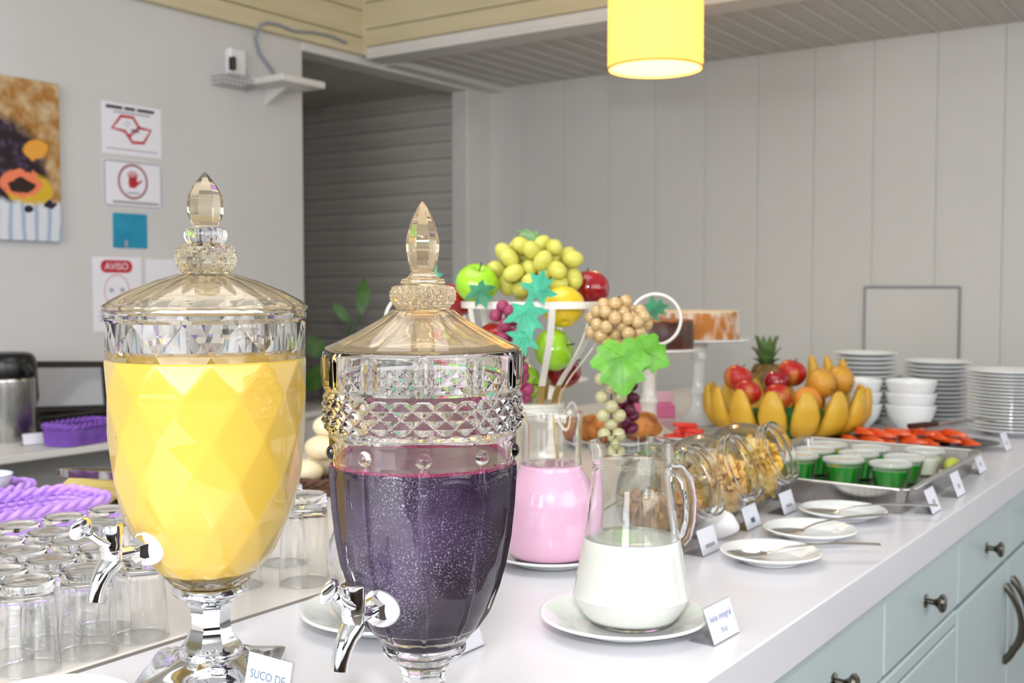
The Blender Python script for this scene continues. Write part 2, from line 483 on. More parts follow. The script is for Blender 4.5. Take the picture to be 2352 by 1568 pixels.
lamp = thing('pendant_lamp', 'cylindrical cream fabric pendant lamp, lit, hanging before the bulkhead', 'lamp', (3.069, 1.61, 1.953))
MB().lathe([(0.145, 0.0), (0.145, 0.30), (0.1435, 0.30), (0.1435, 0.0)], 56, cap0=False, cap1=False).obj('lamp_shade', 'shade', lamp)
MB().lathe([(0.1465, 0.0), (0.1465, 0.006), (0.142, 0.006), (0.142, 0.0), (0.1465, 0.0)], 56, cap0=False, cap1=False).obj('hem', 'hem', lamp)
MB().ell((0, 0, 0.15), (0.035, 0.035, 0.045)).obj('bulb', 'bulb', lamp)
MB().lathe([(0.018, 0.195), (0.018, 0.25)], 16).obj('bulb_socket', 'white_plastic', lamp)
MB().tube([(0, 0, 0.25), (0, 0, 0.947)], 0.004, 8).obj('cord', 'white_plastic', lamp)
for k in range(3):
    a = 2 * PI * k / 3
    MB().tube([(0.015 * math.cos(a), 0.015 * math.sin(a), 0.245), (0.1435 * math.cos(a), 0.1435 * math.sin(a), 0.285)], 0.002, 6).obj('spider_arm', 'white_plastic', lamp)
ld = bpy.data.lights.new('lamp_glow', 'POINT'); ld.energy = 4.3; ld.color = (1.0, 0.78, 0.48); ld.shadow_soft_size = 0.04
lo = bpy.data.objects.new('lamp_glow', ld); COL.objects.link(lo); lo.parent = lamp; lo.location = (0, 0, 0.06)

# ================================================================ juice dispensers
def interp(tab, z):
    """radius at height z, tab sorted by descending z"""
    if z >= tab[0][1]: return tab[0][0]
    for (r0, z0), (r1, z1) in zip(tab, tab[1:]):
        if z0 >= z >= z1:
            u = (z0 - z) / max(z0 - z1, 1e-9)
            return r0 + (r1 - r0) * u
    return tab[-1][0]
def smoothprof(tab, n):
    """Catmull-Rom resample of a (r, z) table"""
    out = []; m = len(tab)
    for i in range(m - 1):
        p0 = tab[max(i - 1, 0)]; p1 = tab[i]; p2 = tab[i + 1]; p3 = tab[min(i + 2, m - 1)]
        for k in range(n):
            u = k / n
            out.append(tuple(0.5 * ((2 * p1[c]) + (-p0[c] + p2[c]) * u + (2 * p0[c] - 5 * p1[c] + 4 * p2[c] - p3[c]) * u * u + (-p0[c] + 3 * p1[c] - 3 * p2[c] + p3[c]) * u ** 3) for c in (0, 1)))
    out.append(tab[-1])
    return out

def faucet(parent, ang, r, z, tilt):
    """chrome tap leaving the glass at polar angle ang, radius r, height z"""
    f = bpy.data.objects.new('faucet', None); COL.objects.link(f); f.parent = parent
    d = Vector((math.cos(ang), math.sin(ang), 0))
    f.matrix_local = frame(Vector((d.x * r, d.y * r, z)), d, (0, 0, 1))
    X = Rm(PI / 2, 'Y')
    MB().lathe([(0.010, -0.012), (0.0155, -0.010), (0.0168, -0.006), (0.0168, -0.002), (0.0155, 0.002), (0.010, 0.003)], 32, X).obj('washer', 'white_plastic', f)
    MB().lathe([(0.0110, 0.002), (0.0128, 0.004), (0.0128, 0.009), (0.0100, 0.0125), (0.006, 0.013)], 6, X).obj('nut', 'chrome', f, 20)
    MB().lathe([(0.0055, 0.01), (0.0055, 0.036)], 20, X).obj('stem', 'chrome', f)
    MB().lathe([(0.0085, -0.006), (0.0092, -0.004), (0.0094, 0.005), (0.0102, 0.006), (0.0106, 0.027), (0.0102, 0.0282), (0.0085, 0.0282)], 28, Tm(0.036, 0, 0)).obj('valve', 'chrome', f)
    MB().lathe([(0.0082, 0.0282), (0.0076, 0.0290), (0.0, 0.0290)], 24, Tm(0.036, 0, 0)).obj('valve_cap', 'steel', f)
    # lever with an oval thumb paddle
    side = Vector((0.0, 1.0, 0.0))
    lv = MB().tube([(0.042, 0, 0.013), (0.049, 0, 0.0165), (0.055, 0, 0.021), (0.059, 0, 0.0245)], [0.0085, 0.0066, 0.0056, 0.0062], 14, flat=0.6)
    lv.ell((0, 0, 0), (0.0112, 0.0112, 0.0045), 24, 12, Tm(0.0665, 0, 0.0300) @ Rm(0.15, 'Y') @ Rm(PI / 2 - 0.35, 'X'))
    lv.obj('lever', 'chrome', f, 60)
    sp = [(0.034, 0, -0.004), (0.0385, 0, -0.008), (0.0445, 0, -0.0135), (0.0495, 0, -0.0215), (0.0525, 0, -0.0300), (0.0540, 0, -0.0370)]
    MB().ell((0.036, 0, -0.006), (0.0088, 0.0085, 0.0075), 20, 12).tube(sp, [0.0098, 0.0096, 0.0086, 0.0078, 0.0070, 0.0068], 20).obj('spout', 'chrome', f, 60)
    return f

# ---- yellow juice
yd = thing('juice_dispenser', 'diamond-cut glass dispenser full of yellow juice with amber lid and silver foot', 'dispenser', (0.7025, 0.8514, ZC + 0.0005))
TH0 = math.atan2(-0.8514, -0.7025)          # towards the camera
ROWS = [(0.0930, 0.3198), (0.0927, 0.2810), (0.0912, 0.2416), (0.0880, 0.2025), (0.0797, 0.1632), (0.0615, 0.1255), (0.0380, 0.0960)]
NF = 12; SUB = 4
def ring(r, z, n, off): return [(r * math.cos(off + 2 * PI * k / n), r * math.sin(off + 2 * PI * k / n), z) for k in range(n)]
b = MB()
V = []; Fc = []
offs = []
A0 = TH0 + math.radians(2)
for i, (r, z) in enumerate(ROWS):
    off = A0 + (PI / NF if i % 2 else 0.0); offs.append(off)
    V += ring(r * 1.004, z, NF, off)
for i in range(len(ROWS) - 1):
    a = i * NF; c = (i + 1) * NF; s_ = 0 if i % 2 == 0 else 1
    for k in range(NF):
        k2 = (k + 1) % NF
        if s_ == 0:
            Fc.append((a + k, c + k, a + k2)); Fc.append((c + k, c + k2, a + k2))
        else:
            Fc.append((a + k, c + k2, a + k2)); Fc.append((a + k, c + k, c + k2))
# upper band: big facets running up to a subdivided ring below the rim
top = ring(0.0945, 0.3484, NF, A0 + PI / NF); sub = []
for k in range(NF):
    p = Vector(top[k]); q = Vector(top[(k + 1) % NF])
    for j in range(SUB):
        sub.append(tuple(p.lerp(q, j / SUB)))
o = len(V); V += sub; n48 = NF * SUB
for k in range(NF):                       # row0 vertex k+1 lies between top k and k+1
    r0 = (k + 1) % NF
    for j in range(SUB):
        Fc.append((o + k * SUB + j, r0, o + (k * SUB + j + 1) % n48))
    Fc.append((o + k * SUB, k, r0))
def loop(prof, first):
    global V, Fc
    prev = first
    for r, z in prof:
        c = len(V); V += ring(r, z, n48, A0 + PI / NF)
        for k in range(n48):
            k2 = (k + 1) % n48
            Fc.append((prev + k, prev + k2, c + k2, c + k))
        prev = c
    return prev
e = loop([(0.0942, 0.3515), (0.0950, 0.3530), (0.0950, 0.3562), (0.0942, 0.3577), (0.0905, 0.3577), (0.0898, 0.3560),
          (0.0893, 0.3484), (0.0886, 0.3230), (0.0850, 0.3100), (0.0840, 0.2810), (0.0825, 0.2416), (0.0790, 0.2025), (0.0700, 0.1632), (0.0510, 0.1270), (0.0300, 0.1090), (0.012, 0.1060)], o)
Fc.append(tuple(e + k for k in range(n48)))
Fc.append(tuple((len(ROWS) - 1) * NF + k for k in range(NF - 1, -1, -1)))
me = bpy.data.meshes.new('body'); me.from_pydata(V, [], Fc); me.update()
bm = bmesh.new(); bm.from_mesh(me); bmesh.ops.recalc_face_normals(bm, faces=bm.faces[:]); bm.to_mesh(me); bm.free()
me.polygons.foreach_set('use_smooth', [True] * len(me.polygons)); me.set_sharp_from_angle(angle=math.radians(9))
me.materials.append(MT['crystal'])
link('body', me, yd)
JR = [(0.0948, 0.3139)] + [(r * 1.0185, z) for r, z in ROWS[1:-1]] + [(0.0490, 0.1085)]
V = []; Fc = []
for i, (r, z) in enumerate(JR):
    V += ring(r, z, NF, A0 + (PI / NF if i % 2 else 0.0))
for i in range(len(JR) - 1):
    a = i * NF; c = (i + 1) * NF
    for k in range(NF):
        k2 = (k + 1) % NF
        if i % 2 == 0: Fc += [(a + k, c + k, a + k2), (c + k, c + k2, a + k2)]
        else: Fc += [(a + k, c + k2, a + k2), (a + k, c + k, c + k2)]
Fc += [tuple(range(NF)), tuple((len(JR) - 1) * NF + k for k in range(NF - 1, -1, -1))]
me = bpy.data.meshes.new('juice'); me.from_pydata(V, [], Fc); me.update()
bm = bmesh.new(); bm.from_mesh(me); bmesh.ops.recalc_face_normals(bm, faces=bm.faces[:])
bmesh.ops.bevel(bm, geom=[e_ for e_ in bm.edges if not e_.is_boundary], offset=0.0024, segments=2, affect='EDGES', profile=0.5)
bm.to_mesh(me); bm.free()
me.polygons.foreach_set('use_smooth', [True] * len(me.polygons)); me.set_sharp_from_angle(angle=math.radians(40))
me.materials.append(MT['yellow_juice']); link('juice', me, yd)
# lid: scalloped dome, cut ball, ring and facetted finial
lid_o = [(0.0273, 0.3946), (0.0461, 0.3883), (0.0692, 0.3786), (0.0881, 0.3694), (0.0957, 0.3640), (0.0960, 0.3612), (0.0940, 0.3588)]
lid_i = [(0.0880, 0.3588), (0.0860, 0.3630), (0.0672, 0.3730), (0.0450, 0.3822), (0.0200, 0.3890), (0.004, 0.3900)]
def flute(r, z, a):
    return r * (1 + 0.030 * abs(math.sin(9 * (a - A0))) * min(1, max(0, (0.0955 - r) / 0.02)))
lid = MB().lathe(lid_i[::-1] + lid_o[::-1], 144, rf=flute, cap0=True, cap1=True).obj('lid', 'paleamber', yd, 40)
def facet(n, a):                          # polygonal cross-section
    s_ = 2 * PI / n; t_ = ((a - A0 + s_ / 2) % s_) - s_ / 2
    return math.cos(PI / n) / math.cos(t_)
def cutball(r, z, a):
    u = (a - A0) * 14 / (2 * PI); v = (z - 0.398) / 0.0115
    fa = (u + v) % 1.0; fb = (u - v) % 1.0
    return r + 0.0022 * (1 - 2 * max(abs(fa - 0.5), abs(fb - 0.5)))
bp_ = [(0.0225, 0.3946), (0.0243, 0.3979)] + [(0.0243 + 0.0040 * math.sin(PI * k / 12), 0.3979 + 0.0245 * k / 12) for k in range(1, 12)] + [(0.0180, 0.4235)]
MB().lathe(bp_, 168, rf=lambda r, z, a: cutball(r, z, a) if 0.3985 < z < 0.4215 else r).obj('cut_ball', 'paleamber', lid, 20)
MB().lathe(smoothprof([(0.0172, 0.4236), (0.0193, 0.4262), (0.0209, 0.4317), (0.0192, 0.4368), (0.0140, 0.4400)], 4), 96, rf=lambda r, z, a: r * (1 - 0.05 * abs(math.sin(5 * (a - A0))) ** 4)).obj('bead_ring', 'crystal', lid, 50)
fin = smoothprof([(0.0117, 0.4400), (0.0150, 0.4450), (0.0180, 0.4530), (0.0184, 0.4600), (0.0172, 0.4680), (0.0125, 0.4770), (0.0060, 0.4860), (0.0010, 0.4915)], 5)
MB().lathe(fin, 96, rf=lambda r, z, a: r * facet(8, a)).obj('finial', 'paleamber', lid, 18)
# silver foot: facetted stem on a square base
stem = smoothprof([(0.0332, 0.0935), (0.0355, 0.0895), (0.0357, 0.0868), (0.0330, 0.0838), (0.0262, 0.0800), (0.0213, 0.0718), (0.0196, 0.0610), (0.0204, 0.0502), (0.0247, 0.0394), (0.0300, 0.0308), (0.0310, 0.0272), (0.0290, 0.0245)], 4)
st = MB().lathe(stem[::-1], 96, rf=lambda r, z, a: r * (facet(8, a) if 0.034 < z < 0.078 else 1)).obj('foot', 'chrome', yd, 22)
def square(r, a, q):                      # squircle for the base
    c_ = abs(math.cos(a)) ** q + abs(math.sin(a)) ** q
    return r / c_ ** (1 / q)
SQ = math.radians(35 + 49)
bp2 = [(0.0625, 0.0), (0.0640, 0.002), (0.0640, 0.0095), (0.0610, 0.0115), (0.0500, 0.0140), (0.0380, 0.0190), (0.0310, 0.0250)]
def sqf(r, z, a):
    u = min(1, max(0, (0.0255 - z) / 0.010)); q = 2 + 14 * u
    k = square(r, a, q)
    if 0.001 < z < 0.010: k += 0.0010 * abs(math.sin(a * 40))
    return k
MB().lathe(bp2, 320, Rm(SQ + PI / 4, 'Z'), rf=sqf).obj('square_base', 'chrome', st, 40)
TL = math.atan2((-RGT).y, (-RGT).x)       # camera left
def left_of_cam(deg, base):
    toc = Vector((-base[0], -base[1], 0)).normalized(); lf = Vector((toc.y, -toc.x, 0))
    if lf.dot(RGT) > 0: lf = -lf
    d = toc * math.cos(math.radians(deg)) + lf * math.sin(math.radians(deg))
    return math.atan2(d.y, d.x)
faucet(yd, left_of_cam(50, (0.7025, 0.8514)), 0.0745, 0.1425, 0)

# ---- purple juice
pd = thing('juice_dispenser', 'pressed-glass dispenser of dark purple juice with amber pointed lid', 'dispenser', (0.7504, 0.6212, ZC + 0.0005))
AP = math.atan2(-0.6212, -0.7504)
PB = [(0.0868, 0.3268), (0.0879, 0.3245), (0.0879, 0.3220), (0.0869, 0.2944), (0.0850, 0.2918), (0.0866, 0.2886), (0.0870, 0.2666), (0.0855, 0.2589), (0.0830, 0.2552), (0.0825, 0.2511), (0.0822, 0.2201), (0.0804, 0.1928), (0.0774, 0.1655), (0.0729, 0.1420), (0.0667, 0.1205), (0.0583, 0.0988), (0.0486, 0.0811), (0.0375, 0.0672)]
def near(a, n):                           # signed angular distance to nearest of n spokes
    s_ = 2 * PI / n
    return ((a - AP + s_ / 2) % s_) - s_ / 2
def pbody(r, z, a):
    if 0.2950 < z < 0.3225:
        d = abs(near(a, 12)) * 0.087; e = min(1, min(0.3225 - z, z - 0.2950) / 0.003)
        w_ = max(0, 1 - abs(d - 0.0042) / 0.0030)
        return r + 0.0016 * math.sin(w_ * PI / 2) * e
    if 0.2592 < z < 0.2884:
        u = (a - AP) * 30 / (2 * PI); v = (z - 0.2592) / 0.0146
        fa = (u + v / 2 * 2) % 1.0; fb = (u - v / 2 * 2) % 1.0
        e = min(1, min(0.2884 - z, z - 0.2592) / 0.0015)
        return r - 0.0016 * e + e * 0.0042 * (1 - 2 * max(abs(fa - 0.5), abs(fb - 0.5)))
    if z < 0.2545:
        dx = near(a, 10) * r
        h = 0.0
        q = 0.0062 ** 2 - dx * dx - (z - 0.2405) ** 2
        if q > 0: h = math.sqrt(q) * 0.75
        if z < 0.234:
            fade = min(1, (0.234 - z) / 0.006) * min(1, max(0, (z - 0.075) / 0.02))
            h = max(h, 0.0030 * fade * max(0, 1 - (dx / 0.0030) ** 2))
            mid = ((a - AP) % (2 * PI / 10)) - PI / 10
            h -= 0.0016 * fade * max(0, math.cos(mid * 5)) ** 0.5 * min(1, max(0, z - 0.1) / 0.08)
            lx = mid * r / 0.017; lz = (z - (0.2215 + 0.004 * (1 - lx * lx))) / 0.0042
            if abs(lx) < 1 and abs(lz) < 1: h += 0.0018 * (1 - lz * lz) * (1 - lx * lx)
        return r + h
    return r
zs = []
zz = 0.3268
while zz > 0.0672:
    zs.append(zz); zz -= 0.0007 if zz > 0.2150 else 0.0030
zs.append(0.0672)
outer = [(interp(PB, z), z) for z in zs]
PI_IN = [(0.0835, 0.3268), (0.0822, 0.3240), (0.0818, 0.2600), (0.0795, 0.2511), (0.0785, 0.2201), (0.0766, 0.1928), (0.0734, 0.1655), (0.0688, 0.1420), (0.0625, 0.1205), (0.0538, 0.0988), (0.0430, 0.0830), (0.020, 0.0790), (0.003, 0.0785)]
MB().lathe(outer[::-1] + PI_IN, 420, rf=lambda r, z, a: pbody(r, z, a) if (r > interp(PB, z) - 0.0015) else r).obj('body', 'crystal', pd, 28)
pj = [(r + 0.0007, z) for r, z in [(0.0789, 0.2270), (0.0785, 0.2201), (0.0766, 0.1928), (0.0734, 0.1655), (0.0688, 0.1420), (0.0625, 0.1205), (0.0538, 0.0988), (0.0430, 0.0835), (0.020, 0.0796), (0.003, 0.0791)]]
pju = MB().lathe(pj[::-1], 72, cap1=False).obj('juice', 'grape_juice', pd, 60)
MB().lathe([(0.0792, 0.2262), (0.0795, 0.2290), (0.0770, 0.2300), (0.0735, 0.2290), (0.0735, 0.2272)], 96, cap0=False, cap1=False).obj('foam_ring', 'grape_foam', pju, 60)
MB().lathe([(0.0780, 0.2274), (0.0, 0.2274)], 72, cap0=False).obj('juice_surface', 'grape_top', pju, 60)
lo_ = [(0.0268, 0.3621), (0.0300, 0.3590), (0.0383, 0.3533), (0.0575, 0.3421), (0.0748, 0.3341), (0.0852, 0.3300), (0.0858, 0.3285), (0.0850, 0.3272)]
li_ = [(0.0800, 0.3272), (0.0720, 0.3305), (0.0550, 0.3380), (0.0360, 0.3480), (0.0240, 0.3570), (0.0150, 0.3600), (0.003, 0.3605)]
def pl_fl(r, z, a):
    return r * (1 + 0.034 * abs(math.sin(6 * (a - AP))) ** 0.8 * min(1, max(0, (0.0850 - r) / 0.02)))
plid = MB().lathe(li_[::-1] + lo_[::-1], 144, rf=pl_fl).obj('lid', 'amber', pd, 40)
def cutb2(r, z, a):
    u = (a - AP) * 24 / (2 * PI); v = (z - 0.3670) / 0.0072
    fa = (u + v) % 1.0; fb = (u - v) % 1.0
    return r + 0.0022 * (1 - 2 * max(abs(fa - 0.5), abs(fb - 0.5)))
cb = [(0.0236, 0.3625), (0.0250, 0.3655)] + [(0.0250 + 0.0030 * math.sin(PI * k / 14), 0.3660 + 0.0170 * k / 14) for k in range(15)] + [(0.0180, 0.3840)]
MB().lathe(cb, 240, rf=lambda r, z, a: cutb2(r, z, a) if 0.3665 < z < 0.3825 else r).obj('cut_ball', 'amber', plid, 20)
MB().lathe([(0.0176, 0.3841), (0.0198, 0.3851), (0.0191, 0.3885), (0.0140, 0.3905), (0.0119, 0.3925), (0.0105, 0.3948)], 64).obj('collar', 'amber', plid, 40)
fin = smoothprof([(0.0107, 0.3950), (0.0120, 0.3990), (0.0140, 0.4060), (0.0156, 0.4150), (0.0152, 0.4245), (0.0107, 0.4392), (0.0046, 0.4514), (0.0008, 0.4565)], 5)
MB().lathe(fin, 96, rf=lambda r, z, a: r * facet(8, a - AP + A0)).obj('finial', 'amber', plid, 18)
ps = smoothprof([(0.0360, 0.0670), (0.0376, 0.0626), (0.0358, 0.0571), (0.0280, 0.0523), (0.0226, 0.0456), (0.0199, 0.0377), (0.0195, 0.0286), (0.0230, 0.0180), (0.0330, 0.0100), (0.0500, 0.0050), (0.0520, 0.0025), (0.0510, 0.0)], 4)
MB().lathe(ps[::-1], 96, rf=lambda r, z, a: r * (facet(10, a) if 0.018 < z < 0.052 else 1)).obj('foot', 'crystal', pd, 22)
faucet(pd, left_of_cam(34, (0.7504, 0.6212)), 0.0665, 0.1130, 0)

# ================================================================ jugs on plates
def plate_prof(R, h):
    return [(0.0, 0.0), (R * 0.52, 0.0), (R * 0.55, h * 0.12), (R * 0.66, h * 0.30), (R * 0.95, h * 0.86), (R, h), (R * 0.985, h * 1.12),
            (R * 0.94, h * 1.06), (R * 0.66, h * 0.52), (R * 0.60, h * 0.34), (R * 0.3, h * 0.26), (0.0, h * 0.26)]
def plate(R, h, loc, label, m='porcelain', group='white plates under the jugs', sy=1.0, rz=0, name='plate'):
    o = MB().lathe(smoothprof(plate_prof(R, h), 2), 64, Matrix.Diagonal((1, sy, 1, 1))).obj(name, m, None, 50)
    o.location = loc; o.rotation_euler = (0, 0, rz)
    return tag(o, label, 'plate', group)

def jug(name, label, loc, out, wall, spout_dir, lip, handle=None):
    t = thing(name, label, 'jug', loc, 0)
    def rf(r, z, a):
        u = max(0, (z - (out[-1][1] - 0.022)) / 0.022)
        if u <= 0: return r
        d = abs(((a - spout_dir + PI) % (2 * PI)) - PI)
        k = math.exp(-(d / 0.38) ** 2)
        return r * (1 + (lip * k - 0.03 * math.exp(-((d - 0.75) / 0.3) ** 2)) * u)
    op = smoothprof(out, 4)
    ip = [(max(r - wall, 0.001), max(z, out[0][1] + wall * 2.2)) for r, z in op]
    ip = [p for i, p in enumerate(ip) if i == 0 or p != ip[i - 1]]
    g = MB().lathe([(0.0, out[0][1])] + op + ip[::-1] + [(0.0, ip[0][1])], 72, rf=rf).obj('glass_body', 'jug_glass', t, 50)
    if handle:
        MB().tube(handle, 0.0052, 12, flat=1.5).obj('handle', 'jug_glass', t, 60)
    return t, ip
def fill(parent, out, level, m, name):
    """liquid standing in the jug: reaches the glass face, thick clear bottom left free"""
    op = [q for q in smoothprof(out, 4)]
    z0 = 0.0065
    r0 = interp(sorted(op, key=lambda q: -q[1]), z0)
    pts = [(0.0, z0), (r0 * 0.9, z0), (r0 + 0.0003, z0 + 0.0012)] + [(r + 0.0003, z) for r, z in op if z0 + 0.002 < z < level - 0.001]
    rl = interp(sorted(op, key=lambda q: -q[1]), level) + 0.0003
    return MB().lathe(pts + [(rl, level - 0.0004), (rl - 0.0004, level), (rl * 0.6, level - 0.0002), (0.0, level - 0.0002)], 64).obj(name, m, parent, 50)

SPD = math.atan2(-RGT.y, -RGT.x)
plate(0.095, 0.017, (1.072, 0.597, ZC + 0.0005), 'white plate under the glass jug of white milk')
mo = [(0.0410, 0.0), (0.0470, 0.0045), (0.0560, 0.0160), (0.0646, 0.0330), (0.0642, 0.0390), (0.0537, 0.0985), (0.0478, 0.1425), (0.0458, 0.1560), (0.0448, 0.1700), (0.0445, 0.1790), (0.0462, 0.1840), (0.0455, 0.1960), (0.0448, 0.2060)]
hr = RGT
hp = [Vector((0, 0, 0)) + hr * x + Vector((0, 0, z)) for x, z in ((0.044, 0.172), (0.054, 0.172), (0.062, 0.160), (0.065, 0.140), (0.064, 0.115), (0.060, 0.098), (0.054, 0.092))]
mj, ip = jug('milk_jug', 'clear glass jug half full of white milk beside the small sign', (1.0804, 0.5925, ZC + 0.0055), mo, 0.0026, SPD + 0.15, 0.13, hp)
fill(mj, mo, 0.098, 'milk', 'milk')
plate(0.085, 0.016, (1.272, 0.826, ZC + 0.0005), 'white plate under the round jug of pink milk')
po = [(0.0400, 0.0), (0.0520, 0.0050), (0.0607, 0.0280), (0.0624, 0.0583), (0.0606, 0.0885), (0.0539, 0.1097), (0.0462, 0.1235), (0.0431, 0.1340), (0.0425, 0.1790), (0.0436, 0.1930), (0.0448, 0.1990), (0.0442, 0.2060)]
hp = [hr * x + Vector((0, 0, z)) for x, z in ((0.044, 0.186), (0.060, 0.186), (0.074, 0.170), (0.078, 0.140), (0.072, 0.112), (0.058, 0.100))]
pj_, ip = jug('milk_jug', 'round-bellied glass jug filled with pale pink milk', (1.2700, 0.8240, ZC + 0.0055), po, 0.0026, SPD - 0.1, 0.10)
fill(pj_, po, 0.134, 'pinkmilk', 'pink_milk')
plate(0.098, 0.018, (0.932, 0.826, ZC + 0.0005), 'white plate behind the purple dispenser carrying the empty round jug')
eo = [(0.0330, 0.0), (0.0480, 0.0050), (0.0600, 0.0280), (0.0634, 0.0580), (0.0604, 0.0880), (0.0500, 0.1120), (0.0410, 0.1270), (0.0400, 0.1500), (0.0420, 0.1900), (0.0430, 0.2000)]
ej, ip = jug('water_jug', 'empty round-bellied glass jug half hidden behind the purple dispenser', (0.9330, 0.8330, ZC + 0.0055), eo, 0.0026, SPD + 0.1, 0.10)

# ================================================================ tumblers
TO = [(0.0300, 0.0), (0.0304, 0.002), (0.0298, 0.006), (0.0280, 0.040), (0.0264, 0.066), (0.0250, 0.078), (0.0260, 0.0815), (0.0262, 0.0850), (0.0250, 0.0895), (0.0222, 0.0905), (0.0195, 0.0893), (0.0, 0.0888)]
TI = [(0.0, 0.0770), (0.0215, 0.0770), (0.0238, 0.0750), (0.0252, 0.066), (0.0268, 0.040), (0.0286, 0.006), (0.0292, 0.0)]
def flut(r, z, a): return r * (1 - 0.012 * (0.5 + 0.5 * math.cos(12 * a))) if 0.012 < z < 0.074 else r
tumb = MB().lathe(TI + smoothprof(TO, 2), 48, rf=flut).mesh('tumbler', MT['tumbler'], 50)
ordn = ['first', 'second', 'third']
rown = ['row along the grey seam', 'second row from the seam', 'third row from the seam', 'fourth row from the seam', 'last row, beside the lilac basket']
cups = [(0.613, 1.020, 0, 0), (0.676, 1.015, 0, 1), (0.741, 1.015, 0, 2), (0.619, 1.078, 1, 0), (0.677, 1.080, 1, 1), (0.738, 1.078, 1, 2),
        (0.681, 1.142, 2, 0), (0.743, 1.140, 2, 1), (0.693, 1.206, 3, 0), (0.753, 1.204, 3, 1), (0.815, 1.200, 3, 2), (0.753, 1.271, 4, 0), (0.815, 1.269, 4, 1), (0.878, 1.266, 4, 2)]
for x, y, r_, k in cups:
    o = link('tumbler', tumb); o.location = (x, y, ZC + 0.001); o.rotation_euler = (0, 0, random.random())
    tag(o, 'upturned clear glass tumbler, %s from the left in the %s' % (ordn[k], rown[r_]), 'glass', 'upturned tumblers left of the yellow dispenser')
for x, y, s_, lab in ((1.004, 1.030, 1.12, 'tall upturned glass between the two juice dispensers'), (1.060, 1.130, 1.05, 'upturned glass peeping out behind the belly of the yellow dispenser'), (0.945, 1.090, 1.0, 'upturned glass hidden low behind the yellow dispenser')):
    o = link('tumbler', tumb); o.location = (x, y, ZC + 0.001); o.scale = (s_, s_, s_ * 1.14)
    tag(o, lab, 'glass', 'upturned glasses between the dispensers')

# ================================================================ little card holders
MT['acrylic'] = thin_glass('clear_acrylic', (0.93, 0.93, 0.95, 1))
def card_sign(loc, rz, w_, h_, lean, label, rows=()):
    t = thing('card_holder', label, 'sign', loc, rz, 'acrylic card holders along the buffet')
    th = math.atan2(lean, h_); L_ = math.hypot(lean, h_)
    Mp = Rm(-th, 'X')
    MB().box(0, w_, 0.0, 0.0016, 0, L_, 0, Mp).box(0, w_, 0, 0.030, 0, 0.0016).obj('holder', 'acrylic', t, 0)
    MB().box(0.0015, w_ - 0.0015, -0.0010, -0.0002, 0.0015, L_ - 0.001, 0, Mp).obj('card', 'paper', t, 0)
    for kind, x, z, a, b in rows:
        M = Mp @ Matrix(((1, 0, 0, x), (0, 0, -1, -0.0012), (0, 1, 0, z), (0, 0, 0, 1)))
        if kind == 'bar': mark('print_mark', a[0], a[1], b, t, M, 0.0001)
        else: text('lettering', kind, a, b, t, M, 0.00005)
    return t
card_sign((0.651, 0.752, ZC + 0.0005), -PI / 2 + 0.35 * 0, 0.057, 0.057, 0.012, 'white card reading SUCO DE in front of the yellow dispenser', [('SUCO DE', 0.0285, 0.0395, 0.0105, 'ink')])
card_sign((1.070, 0.487, ZC + 0.0005), -0.04, 0.062, 0.038, 0.014, 'card reading leite integral frio beside the milk jug', [('leite integral', 0.031, 0.026, 0.0098, 'ink_blue'), ('frio', 0.031, 0.0115, 0.0098, 'ink_blue')])
card_sign((1.421, 0.665, ZC + 0.0005), 0, 0.058, 0.036, 0.012, 'blurred white card nearest the granola jar', [('bar', 0.03, 0.012, (0.030, 0.005), 'ink_grey')])
card_sign((1.612, 0.679, ZC + 0.0005), 0.02, 0.060, 0.036, 0.012, 'white card with one short dark word beside the middle cereal jar', [('bar', 0.031, 0.013, (0.016, 0.008), 'ink')])
card_sign((1.760, 0.676, ZC + 0.0005), 0, 0.058, 0.036, 0.012, 'white card with a pale mauve line below the cornflake jar', [('bar', 0.029, 0.013, (0.026, 0.005), 'ink_grey')])
card_sign((1.908, 0.474, ZC + 0.0005), 0, 0.058, 0.040, 0.016, 'white card leaning before the near end of the steel tray', [('bar', 0.030, 0.018, (0.014, 0.008), 'ink_grey')])
card_sign((2.090, 0.476, ZC + 0.0005), 0, 0.060, 0.042, 0.016, 'white card leaning before the middle of the steel tray', [('bar', 0.030, 0.018, (0.014, 0.008), 'ink_grey')])
card_sign((2.380, 0.500, ZC + 0.0005), 0, 0.062, 0.042, 0.016, 'white card alone between steel tray and papaya dish', [('bar', 0.030, 0.018, (0.012, 0.008), 'ink_grey')])
card_sign((2.745, 0.520, ZC + 0.0005), 0, 0.062, 0.042, 0.016, 'farthest small white card, in front of the papaya dish', [('bar', 0.030, 0.018, (0.012, 0.008), 'ink_grey')])
card_sign((0.872, 0.690, ZC + 0.0005), 0.0, 0.062, 0.040, 0.014, 'white card half hidden behind the foot of the purple dispenser')

# plate edge in the left foreground
plate(0.075, 0.014, (0.548, 0.885, ZC + 0.0005), 'white plate whose rim just enters at the lower left')

